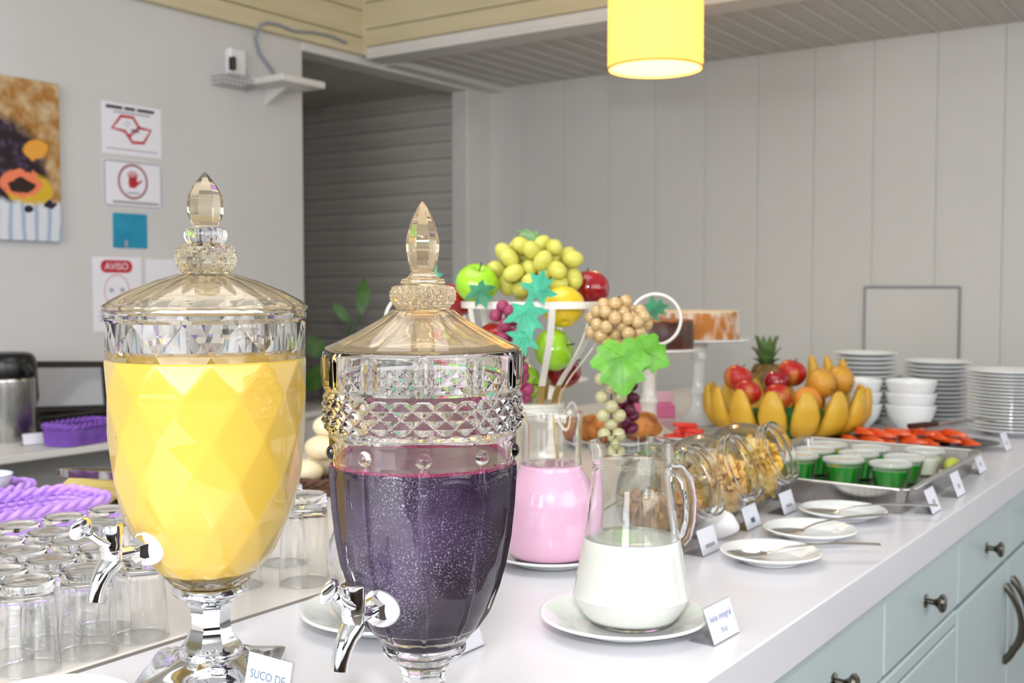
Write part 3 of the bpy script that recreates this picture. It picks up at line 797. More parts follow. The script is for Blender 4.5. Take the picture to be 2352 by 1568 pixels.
# ================================================================ dessert plates with spoons
MT['spoon'] = mat('spoon_steel', (0.70, 0.69, 0.67, 1), 0.14, 1.0)
def spoon(p, ang, L_, label):
    t = thing('spoon', label, 'spoon', p, ang, 'serving spoons on the small plates')
    n, m = 20, 8
    b_ = MB()
    def bowl(off):
        vs = []
        for i in range(m + 1):
            u = i / m
            for k in range(n):
                q = 2 * PI * k / n
                x = 0.030 * u * math.cos(q); y = 0.0195 * u * math.sin(q) * (1 - 0.18 * math.cos(q))
                vs.append((x, y, 0.0075 * (u * u) - 0.0075 + 0.004 + off))
        return vs
    v0 = bowl(0.0); v1 = bowl(0.0012)
    fs = []
    for i in range(m):
        for k in range(n):
            k2 = (k + 1) % n
            fs.append((i * n + k, (i + 1) * n + k, (i + 1) * n + k2, i * n + k2))
    N_ = (m + 1) * n
    fs2 = [tuple(i + N_ for i in f[::-1]) for f in fs] + [(m * n + k, m * n + N_ + k, m * n + N_ + (k + 1) % n, m * n + (k + 1) % n) for k in range(n)]
    MB().add(v0 + v1, fs + fs2).obj('spoon_bowl', 'spoon', t, 60)
    pts = [(0.027, 0, 0.0045), (0.040, 0, 0.009), (0.055, 0, 0.013), (0.09, 0, 0.0165), (0.12, 0, 0.0175), (0.15, 0, 0.0175), (L_ - 0.03, 0, 0.0165)]
    MB().tube(pts, [0.0034, 0.0028, 0.0028, 0.0034, 0.0044, 0.0055, 0.0040], 12, flat=0.42).obj('spoon_handle', 'spoon', t, 60)
    return t
for (x, y, r_), lab, sa, sl, slab in (((1.453, 0.577, 0.070), 'small white plate nearest the camera with a long spoon', (1.425, 0.600), math.atan2(-0.150, 0.110), 'long steel spoon on the nearest small plate'),
                               ((1.627, 0.584, 0.070), 'middle one of three small white spoon plates', (1.592, 0.607), math.atan2(-0.115, 0.165), 'long steel spoon on the middle small plate'),
                               ((1.798, 0.590, 0.071), 'small white spoon plate close to the steel tray', (1.770, 0.615), math.atan2(-0.10, 0.06), 'spoon on the small plate beside the steel tray')):
    plate(r_, 0.015, (x, y, ZC + 0.0005), lab, group='small plates with spoons')
    spoon((sa[0], sa[1], ZC + 0.0095), sl, 0.215, slab)

# ================================================================ tilted cereal jars
AX = (RGT * 0.74 + Vector((0, 0, 0.40)) - FWD * 0.54).normalized()
def cereal_jar(c, R, label):
    t = thing('glass_jar', label, 'jar', (c[0], c[1], ZC + 0.0005), 0, 'tilted round cereal jars')
    cz = R
    M = Tm(0, 0, cz) @ Vector((0, 0, 1)).rotation_difference(AX).to_matrix().to_4x4()
    pr = [(R * math.sin(a), -R * math.cos(a)) for a in [PI * k / 28 for k in range(1, 22)]]
    nz = pr[-1][1]; nr = pr[-1][0]
    neck = [(nr * 0.97, nz + 0.004), (nr * 1.01, nz + 0.007), (nr * 1.03, nz + 0.010), (nr * 1.03, nz + 0.013), (nr * 0.99, nz + 0.015), (nr * 0.99, nz + 0.018), (nr * 1.03, nz + 0.020), (nr * 1.03, nz + 0.024), (nr * 0.99, nz + 0.025)]
    op = [(0.0, -R)] + pr
    ip_ = [(max(0, r - 0.0028), z * 0.965 if z < nz - 0.01 else z) for r, z in op]
    MB().lathe(op + neck[:1] + [(nr * 0.93, nz + 0.004)] + ip_[::-1], 56, M).obj('glass_bowl', 'glass_g', t, 50)
    MB().lathe(neck + [(nr * 0.955, nz + 0.025), (nr * 0.93, nz + 0.004), neck[0]], 56, M, cap0=False, cap1=False).obj('glass_neck', 'jug_glass', t, 50)
    return t
def flakes(c, R, n, m, label, size, topz):
    b_ = MB(); rnd = random.Random(int(c[0] * 1000))
    cnt = 0
    while cnt < n:
        p = Vector((rnd.uniform(-1, 1), rnd.uniform(-1, 1), rnd.uniform(-1, topz)))
        if p.length > 0.93 or p.length < 0.6 and p.z < topz - 0.22: continue
        q = p * (R - 0.006)
        M = Tm(*q) @ Euler((rnd.random() * 6, rnd.random() * 6, rnd.random() * 6)).to_matrix().to_4x4()
        s_ = size * rnd.uniform(0.7, 1.25)
        b_.ell((0, 0, 0), (s_, s_ * rnd.uniform(0.55, 0.9), s_ * 0.16), 7, 4, M, rf=lambda a, q_: 1 + 0.25 * math.sin(3 * q_ + a * 4 + cnt))
        cnt += 1
    rr = R - 0.0175
    b_.ell((0, 0, (topz - 1) * 0.5 * rr), (rr * 0.95, rr * 0.95, rr * (topz + 1) * 0.5), 16, 10)
    o = b_.obj('cereal', m, None, 60); o.location = (c[0], c[1], ZC + R + 0.0005)
    return tag(o, label, 'cereal', None, 'stuff')
MT['corn'] = noisy('cornflake', '#f7d060', '#e8b348', 60, 0.5)
MT['granola'] = noisy('granola', '#cf9a52', '#a06d34', 70, 0.6)
MT['amberflake'] = noisy('amber_flake', '#eec47a', '#d8a45a', 60, 0.5)
jr = [((1.453, 0.747), 'clear tilted jar nearest the camera, holding granola'), ((1.605, 0.750), 'middle tilted glass jar of amber flakes'), ((1.775, 0.757), 'farthest tilted glass jar, full of yellow cornflakes')]
for (c, lab) in jr: cereal_jar(c, 0.0745, lab)
flakes(jr[0][0], 0.0745, 330, 'granola', 'brown granola lying in the nearest tilted jar', 0.0085, 0.0)
flakes(jr[1][0], 0.0745, 420, 'amberflake', 'amber flakes in the middle tilted jar', 0.0115, 0.5)
flakes(jr[2][0], 0.0745, 480, 'corn', 'yellow cornflakes in the farthest tilted jar', 0.0115, 0.6)
MT['cloth'] = noisy('white_cloth', '#eceaea', '#dfdcdc', 20, 0.8, 0.1)
def lump(p, q): return 1 + 0.07 * math.sin(3 * q + 1) + 0.05 * math.sin(5 * p + 2 * q)
o = MB().ell((0, 0, 0.022), (0.028, 0.040, 0.022), 28, 14, None, lump).obj('napkin', 'cloth', None, 60); o.location = (1.538, 0.7050, ZC + 0.002); o.rotation_euler = (0, 0, 0.2)
tag(o, 'bunched white napkin between the two nearer cereal jars', 'napkin')

# ================================================================ steel tray with jelly cups
t = thing('steel_tray', 'deep rectangular steel tray holding the jelly cups', 'tray', (2.135, 0.690, ZC + 0.0005))
HX, HY, HT = 0.262, 0.183, 0.044
pan = MB()
def rrect(hx, hy, r, n=5):
    out = []
    for cx_, cy_, a0 in ((hx - r, hy - r, 0), (-hx + r, hy - r, PI / 2), (-hx + r, -hy + r, PI), (hx - r, -hy + r, 1.5 * PI)):
        for k in range(n + 1):
            a = a0 + PI / 2 * k / n
            out.append((cx_ + r * math.cos(a), cy_ + r * math.sin(a)))
    return out
def shell(levels, r=0.03, n=5):
    b_ = MB(); vs = []; fs = []; m = None
    for dx, z in levels:
        ring_ = rrect(HX + dx, HY + dx, max(0.006, r + dx), n); m = len(ring_)
        vs += [(x, y, z) for x, y in ring_]
    for i in range(len(levels) - 1):
        for k in range(m):
            k2 = (k + 1) % m
            fs.append((i * m + k, i * m + k2, (i + 1) * m + k2, (i + 1) * m + k))
    fs.append(tuple(range(m - 1, -1, -1))); fs.append(tuple((len(levels) - 1) * m + k for k in range(m)))
    return b_.add(vs, fs)
shell([(-0.012, 0.0), (0.0, HT - 0.002), (0.008, HT), (0.008, HT + 0.0015), (-0.002, HT), (-0.014, 0.0025)], 0.02).obj('pan', 'brushed', t, 25)
MB().tube([(x, y, HT + 0.0005) for x, y in rrect(HX + 0.008, HY + 0.008, 0.028)], 0.0028, 8, closed=True).obj('rim', 'steel', t, 60)
MT['jelly'] = mat('green_jelly', '#12a01c', 0.12, spec=0.6)
MT['jelly'].node_tree.nodes['Principled BSDF'].inputs['Transmission Weight'].default_value = 0.25
MT['lid'] = thin_glass('frosted_lid', (0.95, 0.96, 0.94, 1), frost=0.45)
MT['cream'] = mat('cream_pudding', '#f3f5e2', 0.4)
def dessert(x, y, content, label, grp):
    t = thing('dessert_cup', label, 'cup', (x, y, ZC + 0.0045), 0, grp)
    MB().lathe([(0.0, 0.0005), (0.0265, 0.0005), (0.0275, 0.002), (0.0365, 0.046), (0.0355, 0.046), (0.0265, 0.002), (0.0, 0.0015)], 32).obj('cup_wall', 'glass', t)
    MB().lathe([(0.0, 0.0022), (0.0263, 0.0024), (0.0335, 0.036), (0.0, 0.0355)], 32).obj('jelly' if content == 'jelly' else 'pudding', content, t)
    MB().lathe([(0.0385, 0.0445), (0.0392, 0.0465), (0.0385, 0.0505), (0.0345, 0.0510), (0.0335, 0.0490), (0.0, 0.0490)], 32, cap0=False).obj('lid', 'lid', t)
    return t
cl = [(2.090, 0.597, 'front row, nearest the counter edge'), (2.090, 0.686, 'front row, in the middle'), (2.090, 0.775, 'front row, next to the cornflake jar'),
      (2.182, 0.597, 'second row, nearest the counter edge'), (2.182, 0.686, 'second row, in the middle'), (2.182, 0.775, 'second row, farthest from the edge'),
      (2.274, 0.690, 'third row, in the middle'), (2.274, 0.779, 'third row, farthest from the edge'), (2.005, 0.80, 'half hidden behind the cornflake jar')]
for x, y, lab in cl:
    dessert(x, y, 'jelly', 'lidded clear cup of green jelly, ' + lab, 'green jelly cups on the steel tray')
dessert(2.300, 0.590, 'cream', 'lidded cup of white pudding at the tray corner', 'dessert cups')
MT['lime'] = mat('lime_peel', '#c7cf4a', 0.4)
o = MB().ell((0, 0, 0.016), (0.026, 0.016, 0.016), 18, 10).obj('lime_wedge', 'lime', None, 60); o.location = (2.345, 0.546, ZC + 0.004); tag(o, 'yellow-green lime piece behind the pudding cup', 'lime')

# ================================================================ papaya dish
MT['papaya'] = noisy('papaya', '#f0642a', '#e04a1c', 30, 0.35)
MT['darkmetal'] = mat('dark_metal', '#45454a', 0.25, 1.0)
pdr = math.atan2(-0.332, 0.138)
o = MB().lathe(smoothprof(plate_prof(0.20, 0.014), 2), 72, Matrix.Diagonal((1, 0.52, 1, 1))).obj('platter', 'darkmetal', None, 50)
o.location = (2.715, 0.728, ZC + 0.0005); o.rotation_euler = (0, 0, pdr)
tag(o, 'dark oval metal platter heaped with orange papaya slices', 'platter')
rnd = random.Random(3)
def slice_mesh():
    n = 12; vs = []; fs = []
    for i in range(n + 1):
        a = -1.1 + 2.2 * i / n; wd = 0.014 * math.cos(a * 1.2) + 0.003
        for dx, dz in ((-wd, 0), (wd * 0.9, 0), (wd * 0.6, 0.016), (-wd * 0.6, 0.016)):
            vs.append((0.055 * math.sin(a), 0.055 * math.cos(a) - 0.04 + dx, dz * math.cos(a * 1.1) + (0 if dz else 0)))
    for i in range(n):
        for k in range(4):
            fs.append((i * 4 + k, i * 4 + (k + 1) % 4, (i + 1) * 4 + (k + 1) % 4, (i + 1) * 4 + k))
    fs += [(3, 2, 1, 0), tuple(n * 4 + k for k in range(4))]
    return MB().add(vs, fs).mesh('papaya_slice', MT['papaya'], 50)
sm_ = slice_mesh()
dv = Vector((math.cos(pdr), math.sin(pdr), 0)); dn = Vector((-dv.y, dv.x, 0))
for k in range(14):
    u = -0.135 + 0.27 * (k % 7) / 6; layer = k // 7
    p = Vector((2.715, 0.728, 0)) + dv * (u * (1 - 0.25 * layer)) + dn * rnd.uniform(-0.02, 0.02)
    o = link('papaya_slice', sm_); o.location = (p.x, p.y, ZC + 0.0085 + layer * 0.0165 + 0.002 * (k % 2)); o.rotation_euler = (0, 0.1 * (k % 2), pdr + PI / 2 + rnd.uniform(-0.3, 0.3))
    tag(o, 'orange papaya slice, %s from the left in the %s of the platter heap' % (['first', 'second', 'third', 'fourth', 'fifth', 'sixth', 'last'][k % 7], 'upper layer' if layer else 'lower layer'), 'papaya', 'papaya slices on the dark platter')
t = thing('serving_fork', 'dark-handled serving fork lying across the papaya slices', 'fork', (2.715, 0.681, ZC + 0.052), math.atan2(-0.112, 0.135))
MB().tube([(-0.06, 0, 0.002), (-0.02, 0, 0.004), (0.015, 0, 0.005)], [0.011, 0.012, 0.008], 12, flat=0.6).obj('fork_head', mat('dark_wood', '#3a1a12', 0.3), t, 60)
MB().tube([(0.012, 0, 0.005), (0.06, 0, 0.010), (0.12, 0, 0.012), (0.185, 0, 0.010)], [0.005, 0.006, 0.007, 0.005], 12, flat=0.6).obj('fork_handle', 'steel', t, 60)

# ================================================================ fruit
MT['apple_green'] = noisy('green_apple', '#a3d92c', '#8fc71f', 14, 0.2, coat=0.5)
MT['apple_yellow'] = noisy('yellow_apple', '#efd53a', '#e4c224', 14, 0.2, coat=0.5)
MT['apple_red'] = noisy('red_apple', '#a80f1c', '#7d0812', 12, 0.15, coat=0.6)
MT['apple_mix'] = noisy('streaked_apple', '#b9251f', '#d9a548', 22, 0.3, lo=0.5, hi=0.78, stretch=(1, 1, 0.4))
MT['stem'] = mat('brown_stem', '#4a3420', 0.7)
MT['mango'] = noisy('mango', '#dca43c', '#c98a2c', 14, 0.4)
MT['orange'] = noisy('orange_peel', '#e89a3c', '#dc8a2c', 30, 0.45, 0.1)
MT['banana'] = noisy('banana', '#e0b53a', '#cf9e28', 14, 0.4, detail=6)
MT['banana_tip'] = mat('banana_tip', '#7c7a2a', 0.6)
def apple_mesh(R, m):
    pr = []
    for k in range(25):
        a = -PI / 2 + PI * k / 24
        r = R * math.cos(a) * (1.03 + 0.05 * math.sin(a)); z = R * 0.94 * math.sin(a)
        if a > 1.0: z -= R * 0.28 * ((a - 1.0) / (PI / 2 - 1.0)) ** 2
        if a < -1.1: z += R * 0.16 * ((-a - 1.1) / (PI / 2 - 1.1)) ** 2
        pr.append((max(r, 0), z))
    return MB().lathe(pr, 28, rf=lambda r, z, a: r * (1 + 0.018 * math.cos(5 * a))).mesh('flesh', MT[m], 70)
stem_m = MB().tube([(0, 0, 0.024), (0.001, 0, 0.031), (0.004, 0, 0.042)], [0.0014, 0.0012, 0.0018], 6).mesh('stem', MT['stem'], 60)
def apple(p, R, m, label, grp, tilt=(0.2, 0.1, 0)):
    t = thing('apple', label, 'apple', p, 0, grp); t.rotation_euler = tilt
    link('flesh', apple_mesh(R, m), t); s_ = link('stem', stem_m, t); s_.scale = (R / 0.038,) * 3
    return t
G = 'artificial fruit in the wire basket'
apple((1.548, 1.159, 1.288), 0.0370, 'apple_green', 'glossy green apple at the left under the pale grapes', G, (0.4, -0.3, 0))
apple((1.618, 1.025, 1.248), 0.0370, 'apple_yellow', 'glossy yellow apple behind the basket rim', G, (-0.4, 0.5, 0))
apple((1.730, 1.040, 1.278), 0.0370, 'apple_red', 'glossy dark red apple at the right of the pale grapes', G, (0.1, 0.25, 1))
apple((1.611, 1.040, 1.174), 0.0360, 'apple_green', 'bright green apple below the yellow apple', G, (1.2, 0.5, 0))
apple((1.685, 1.070, 1.133), 0.0360, 'apple_red', 'red apple low in the basket, right of the green ones', G, (0.6, 0.9, 0))
apple((1.610, 1.105, 1.112), 0.0340, 'apple_green', 'lowest green apple at the bottom of the basket', G, (1.6, 0.2, 0))
apple((1.572, 1.226, 1.258), 0.0340, 'apple_red', 'red apple hidden at the far left of the basket', G)
apple((1.570, 1.130, 1.190), 0.0340, 'apple_red', 'red apple in the middle of the basket behind the purple grapes', G)

# ---- wire basket on scrolled feet
MT['wire'] = mat('cream_enamel', '#ebe7dd', 0.3, coat=0.3)
MT['giltwire'] = mat('worn_gilt', '#b8995c', 0.35, 0.6)
BX, BY = 1.638, 1.097
t = thing('fruit_basket', 'tall cream and gilt wire fruit basket with scroll handles', 'basket', (BX, BY, ZC + 0.0008))
MB().lathe([(0.129, 0.345), (0.132, 0.345), (0.132, 0.357), (0.129, 0.357), (0.129, 0.345)], 72, cap0=False, cap1=False).obj('rim_band', 'wire', t, 40)
bar_pts = [(0.131, 0.345), (0.126, 0.318), (0.110, 0.282), (0.086, 0.248), (0.066, 0.222), (0.052, 0.198), (0.045, 0.176)]
a0 = math.atan2(-BY, -BX)
def flatbar(pts, a, wd, th=0.0016):
    vs = []; fs = []
    d = Vector((math.cos(a), math.sin(a), 0)); s_ = Vector((-d.y, d.x, 0)); n = len(pts)
    for r, z in pts:
        c = d * r + Vector((0, 0, z))
        vs += [c - s_ * wd, c + s_ * wd, c + s_ * wd - d * th * 2, c - s_ * wd - d * th * 2]
    for i in range(n - 1):
        for k in range(4): fs.append((i * 4 + k, i * 4 + (k + 1) % 4, (i + 1) * 4 + (k + 1) % 4, (i + 1) * 4 + k))
    fs += [(3, 2, 1, 0), tuple((n - 1) * 4 + k for k in range(4))]
    return vs, fs
bp = smoothprof(bar_pts, 4)
for k in range(10):
    vs, fs = flatbar(bp[:-6], a0 + 0.22 + 2 * PI * k / 10, 0.0058); b_ = MB().add(vs, fs).obj('bar', 'wire', t, 40)
    vs, fs = flatbar(bp[-7:], a0 + 0.22 + 2 * PI * k / 10, 0.0058); MB().add(vs, fs).obj('bar_foot', 'giltwire', b_, 40)
MB().lathe([(0.040, 0.160), (0.052, 0.160), (0.054, 0.164), (0.054, 0.176), (0.040, 0.178)], 48).obj('collar', 'wire', t, 40)
for k in range(4):
    a = a0 + PI / 4 + PI / 2 * k
    d = Vector((math.cos(a), math.sin(a), 0))
    pts = [(0.045, 0.165), (0.060, 0.150), (0.085, 0.135), (0.103, 0.140), (0.108, 0.158), (0.096, 0.168), (0.084, 0.158), (0.088, 0.145)]
    leg = [(0.050, 0.160), (0.058, 0.120), (0.062, 0.08), (0.075, 0.035), (0.100, 0.006), (0.118, 0.004)]
    MB().tube([d * r + Vector((0, 0, z)) for r, z in smoothprof(leg, 4)], 0.0035, 8).obj('leg', 'giltwire', t, 60)
    MB().tube([d * r + Vector((0, 0, z)) for r, z in smoothprof(pts, 4)], 0.0028, 8).obj('scroll', 'wire', t, 60)
for sgn in (1, -1):                        # big ring handles left and right
    c = RGT * (0.2185 * sgn - 0.003) + Vector((0, 0, 0.324))
    pts = []
    for k in range(40):
        a = PI * 1.30 - (2 * PI * 1.12) * k / 39
        rr = 0.0455 if k < 31 else 0.0455 - 0.026 * (k - 30) / 9
        pts.append(c + RGT * (rr * math.cos(a) * sgn) + Vector((0, 0, rr * math.sin(a))))
    pts = [c + RGT * (-0.086 * sgn) + Vector((0, 0, 0.025)), c + RGT * (-0.070 * sgn) + Vector((0, 0, -0.012)), c + RGT * (-0.048 * sgn) + Vector((0, 0, -0.036))] + pts[2:]
    MB().tube(pts, 0.0030, 8, up=(FWD.x, FWD.y, 0)).obj('ring_handle', 'wire', t, 60)

# ---- grapes
MT['grape_green'] = noisy('pale_green_grape', '#d3cf66', '#c3bf50', 40, 0.45)
MT['grape_amber'] = mat('amber_grape', '#e2c189', 0.12, coat=0.5)
MT['grape_cream'] = mat('cream_grape', '#dcd7a6', 0.12, coat=0.5)
for _g in ('grape_amber', 'grape_cream'): pbsdf(MT[_g]).inputs['Transmission Weight'].default_value = 0.3
MT['grape_red'] = noisy('rose_grape', '#a23d63', '#8b2f55', 50, 0.5)
MT['grape_dark'] = noisy('wine_grape', '#6b1b3a', '#571230', 50, 0.4)
MT['leaf_teal'] = noisy('teal_leaf', '#3fb08c', '#2f9a78', 40, 0.5, 0.1)
MT['leaf_green'] = noisy('fresh_leaf', '#6fb63a', '#579a2a', 45, 0.4, 0.1)
MT['leaf_dark'] = noisy('dark_leaf', '#2f8a5c', '#246e48', 40, 0.5, 0.1)
MT['leaf_olive'] = noisy('olive_leaf', '#7fa36a', '#5f8a50', 40, 0.5, 0.1)
def cluster(label, base, pts, m, shape, spine, grp=None, axis=None):
    t = thing('grape_bunch', label, 'grapes', base, 0, 'artificial grape bunches')
    MB().tube(spine, 0.0018, 6).obj('stalk', 'stem', t, 60)
    gm = MB().ell((0, 0, 0), shape, 14, 9).mesh('grape', MT[m], 180)
    rnd_ = random.Random(len(pts))
    for p in pts:
        g = link('grape', gm, t); g.location = p
        q = Vector(p).normalized() if Vector(p).length > 0.001 else Vector((0, 0, 1))
        g.rotation_euler = Vector((1, 0, 0)).rotation_difference(q + Vector((rnd_.uniform(-1, 1), rnd_.uniform(-1, 1), rnd_.uniform(-.8, .8)))).to_euler()
    return t
def pack(n, ext, mind, seed, keep=lambda p: True):
    """random grape centres on/in an ellipsoid given in (right, forward, up) half extents"""
    r_ = random.Random(seed); out = []; tries = 0
    while len(out) < n and tries < 9000:
        tries += 1
        v = Vector((r_.gauss(0, 1), r_.gauss(0, 1), r_.gauss(0, 1))).normalized() * r_.choice((1.0, 0.95, 0.9, 0.55))
        if not keep(v): continue
        p = RGT * v.x * ext[0] + FWD * v.y * ext[1] + Vector((0, 0, v.z * ext[2]))
        if all((p - q).length > mind for q in out): out.append(p)
    return out
cluster('bunch of large pale green grapes crowning the basket', (1.644, 1.095, 1.316), pack(38, (0.076, 0.055, 0.046), 0.0255, 5, lambda v: v.z > -0.85), 'grape_green', (0.0205, 0.0152, 0.0152), [(0, 0, -0.02), (0, 0, 0.02), (0.005, 0, 0.05)])
cluster('bunch of shiny amber grapes spilling over the right of the rim', (1.628, 0.920, 1.222), pack(46, (0.050, 0.036, 0.040), 0.0165, 6), 'grape_amber', (0.0112, 0.0112, 0.0112), [(0, 0, -0.05), (0, 0, 0), (0, 0, 0.045)])
tail = []
for k in range(9):
    w_ = 0.016 * (1 - 0.45 * (k % 2)); z = 0.045 - 0.0155 * k
    for s_ in ((-1, 1) if k % 2 == 0 else (0,)):
        tail.append(RGT * (w_ * s_ * (1.1 - k * 0.06)) + FWD * (0.004 * (k % 3)) + Vector((0, 0, z)))
cluster('hanging tail of shiny cream grapes above the bread', (1.598, 0.916, 1.085), tail, 'grape_cream', (0.0112, 0.0112, 0.0112), [tuple(FWD * 0.004 + Vector((0, 0, z))) for z in (-0.08, -0.03, 0.03, 0.08)])
pg = []
for k in range(22):
    u = k / 21
    c = Vector((1.490, 1.062, 1.250)).lerp(Vector((1.516, 1.036, 1.098)), u)
    pg.append(c + RGT * (0.016 * (1 - 0.5 * u) * math.sin(k * 2.4)) + FWD * (0.007 * math.cos(k * 2.4)) - Vector((1.500, 1.052, 1.180)))
cluster('narrow bunch of dull rose grapes hanging at the left', (1.500, 1.052, 1.180), pg, 'grape_red', (0.0112, 0.0112, 0.0112), [(-0.008, 0.008, 0.075), (0, 0, 0), (0.012, -0.012, -0.075)])
dg = []
for k in range(16):
    u = k / 15
    dg.append(RGT * (0.010 * math.sin(k * 2.4)) + FWD * (0.008 * math.cos(k * 2.4)) + Vector((0, 0, 0.045 - 0.10 * u)))
cluster('dark wine-red grapes hanging behind the fresh green leaf', (1.688, 0.935, 1.085), dg, 'grape_dark', (0.0125, 0.0095, 0.0095), [(0, 0, 0.05), (0, 0, -0.05)])

# ---- leaves
LOBES = [(0.0, -0.30), (0.10, -0.42), (0.30, -0.46), (0.38, -0.34), (0.56, -0.26), (0.55, -0.12), (0.74, 0.06), (0.70, 0.22), (0.56, 0.28), (0.48, 0.36), (0.56, 0.56), (0.42, 0.62), (0.30, 0.66), (0.18, 0.84), (0.0, 0.98)]
IVY = [(0.0, -0.30), (0.14, -0.40), (0.40, -0.50), (0.36, -0.30), (0.40, -0.14), (0.62, -0.06), (0.86, 0.12), (0.62, 0.18), (0.42, 0.20), (0.34, 0.32), (0.44, 0.50), (0.52, 0.72), (0.30, 0.60), (0.16, 0.66), (0.0, 1.02)]
def leaf(label, p, size, m, up, nrm, curl=0.25, thin=1.0):
    half = LOBES if m == 'leaf_green' else IVY
    full = half + [(-x, y) for x, y in half[-2:0:-1]]
    n = len(full); vs = []; fs = []
    def zf(x, y): return curl * (0.25 - (x * x * 0.8 + (y - 0.2) ** 2 * 0.6)) + 0.05 * math.sin(9 * x) * math.cos(7 * y)
    rings = (0.0, 0.4, 0.72, 1.0)
    for side in (0, 1):
        th = 0.018 if side else 0.0
        for f in rings[1:]:
            for x, y in full: vs.append((x * f * thin, y * f, zf(x * f, y * f) + th))
        vs.append((0, 0, zf(0, 0) + th))
    per = 3 * n + 1
    for side in (0, 1):
        o_ = side * per; c = o_ + 3 * n
        for k in range(n):
            k2 = (k + 1) % n
            f1 = [(c, o_ + k, o_ + k2)]
            for i in (0, 1): f1.append((o_ + i * n + k, o_ + (i + 1) * n + k, o_ + (i + 1) * n + k2, o_ + i * n + k2))
            fs += f1 if side else [f[::-1] for f in f1]
    for k in range(n):
        k2 = (k + 1) % n
        fs.append((2 * n + k, 2 * n + k2, per + 2 * n + k2, per + 2 * n + k))
    t = thing('grape_leaf', label, 'leaf', p, 0, 'artificial vine leaves')
    nrm = Vector(nrm).normalized(); y = Vector(up); y = (y - nrm * y.dot(nrm)).normalized(); x = y.cross(nrm)
    M = Matrix((x, y, nrm)).transposed().to_4x4() @ Matrix.Scale(size, 4)
    MB().add(vs, fs, M).obj('blade', m, t, 50)
    veins = MB()
    for e_ in ((0, 0.9), (0.55, 0.16), (-0.55, 0.16), (0.36, -0.30), (-0.36, -0.30)):
        veins.tube([(e_[0] * u * thin, e_[1] * u, zf(e_[0] * u, e_[1] * u) + 0.021) for u in (0.02, 0.3, 0.6, 0.9)], [0.014, 0.011, 0.008, 0.004], 5, M)
    veins.obj('vein', m, t, 60)
    return t
TOC = -FWD + Vector((0, 0, 0.25))
UPV = Vector((0, 0, 1))
leaf('upper teal vine leaf pointing up beside the yellow apple', (1.508, 1.003, 1.276), 0.040, 'leaf_teal', UPV + RGT * 0.3, TOC + RGT * 0.2)
leaf('broad teal vine leaf over the basket rim', (1.474, 1.006, 1.240), 0.046, 'leaf_teal', -UPV + RGT * 0.25, TOC - RGT * 0.1)
leaf('lowest teal vine leaf just above the purple dispenser lid', (1.466, 1.004, 1.200), 0.036, 'leaf_teal', -UPV - RGT * 0.5, TOC - RGT * 0.1)
leaf('large fresh green vine leaf in front of the amber grapes', (1.552, 0.873, 1.170), 0.068, 'leaf_green', -UPV + RGT * 0.05, TOC)
leaf('second fresh green leaf behind the large one', (1.592, 0.852, 1.178), 0.050, 'leaf_green', RGT - UPV * 0.5, TOC + RGT * 0.2)
leaf('dark green leaf lying on the left green apple', (1.490, 1.110, 1.276), 0.034, 'leaf_dark', -UPV + RGT * 0.4, TOC)
leaf('dark leaf inside the right ring handle', (1.722, 0.905, 1.245), 0.030, 'leaf_dark', RGT + UPV * 0.2, TOC)
leaf('olive leaf sticking up from the pale grapes', (1.640, 1.100, 1.372), 0.040, 'leaf_olive', UPV - RGT * 1.2, TOC + UPV * 0.8, 0.3, 0.55)
leaf('teal leaf peeping out left of the green apple', (1.540, 1.260, 1.292), 0.034, 'leaf_teal', UPV + RGT * 0.4, TOC)

# ================================================================ banana arrangement
CB = Vector((2.725, 1.045, ZC))
MT['green_bowl'] = mat('green_bowl', '#2d7a35', 0.4)
o = MB().lathe(smoothprof([(0.0, 0.0), (0.060, 0.0), (0.075, 0.010), (0.082, 0.030), (0.098, 0.060), (0.094, 0.060), (0.078, 0.032), (0.058, 0.016), (0.0, 0.014)], 3), 48).obj('fruit_bowl', 'green_bowl', None, 50)
o.location = CB + Vector((0, 0, 0.0005)); tag(o, 'green bowl hidden under the ring of bananas', 'bowl')
def banana_mesh():
    pts = []; rs = []
    prof = [(0.0, 0.004), (0.015, 0.007), (0.04, 0.0125), (0.08, 0.0165), (0.12, 0.0168), (0.155, 0.013), (0.175, 0.008), (0.182, 0.0045)]
    for s_, r in prof:
        u = s_ / 0.182
        pts.append((0.030 * math.sin(PI * u) , 0, s_)); rs.append(r)
    return MB().tube(pts, rs, 10).mesh('peel', MT['banana'], 60)
ban = banana_mesh()
tipm = MB().tube([(0, 0, -0.010), (0, 0, 0.004)], [0.0038, 0.0046], 8).mesh('tip', MT['banana_tip'], 60)
for k in range(15):
    a = math.atan2(-FWD.y, -FWD.x) + 2 * PI * (k - 7) / 15
    d = Vector((math.cos(a), math.sin(a), 0))
    ang = k - 7
    side = 'facing the camera' if ang == 0 else ('%s to the %s of the one facing the camera' % (['', 'first', 'second', 'third', 'fourth', 'fifth', 'sixth', 'seventh'][abs(ang)], 'left' if ang < 0 else 'right'))
    t = thing('banana', 'yellow banana in the upright ring, ' + side, 'banana', (0, 0, 0), 0, 'bananas standing in a ring')
    p0 = CB + d * 0.104 + Vector((0, 0, 0.012))
    lean = (d * 0.090 + Vector((0, 0, 0.110))).normalized()
    t.matrix_world = frame(p0, d, (0, 0, 1)) if False else (Matrix.Translation(p0) @ Matrix((( (lean.cross(Vector((-d.y, d.x, 0)))).x * -1, -d.y, lean.x, 0), ((lean.cross(Vector((-d.y, d.x, 0)))).y * -1, d.x, lean.y, 0), ((lean.cross(Vector((-d.y, d.x, 0)))).z * -1, 0, lean.z, 0), (0, 0, 0, 1))))
    q = link('peel', ban, t); q.scale = (1.2, 2.05, 0.84); q2 = link('tip', tipm, t); q2.scale = (1.15, 1.2, 0.84)
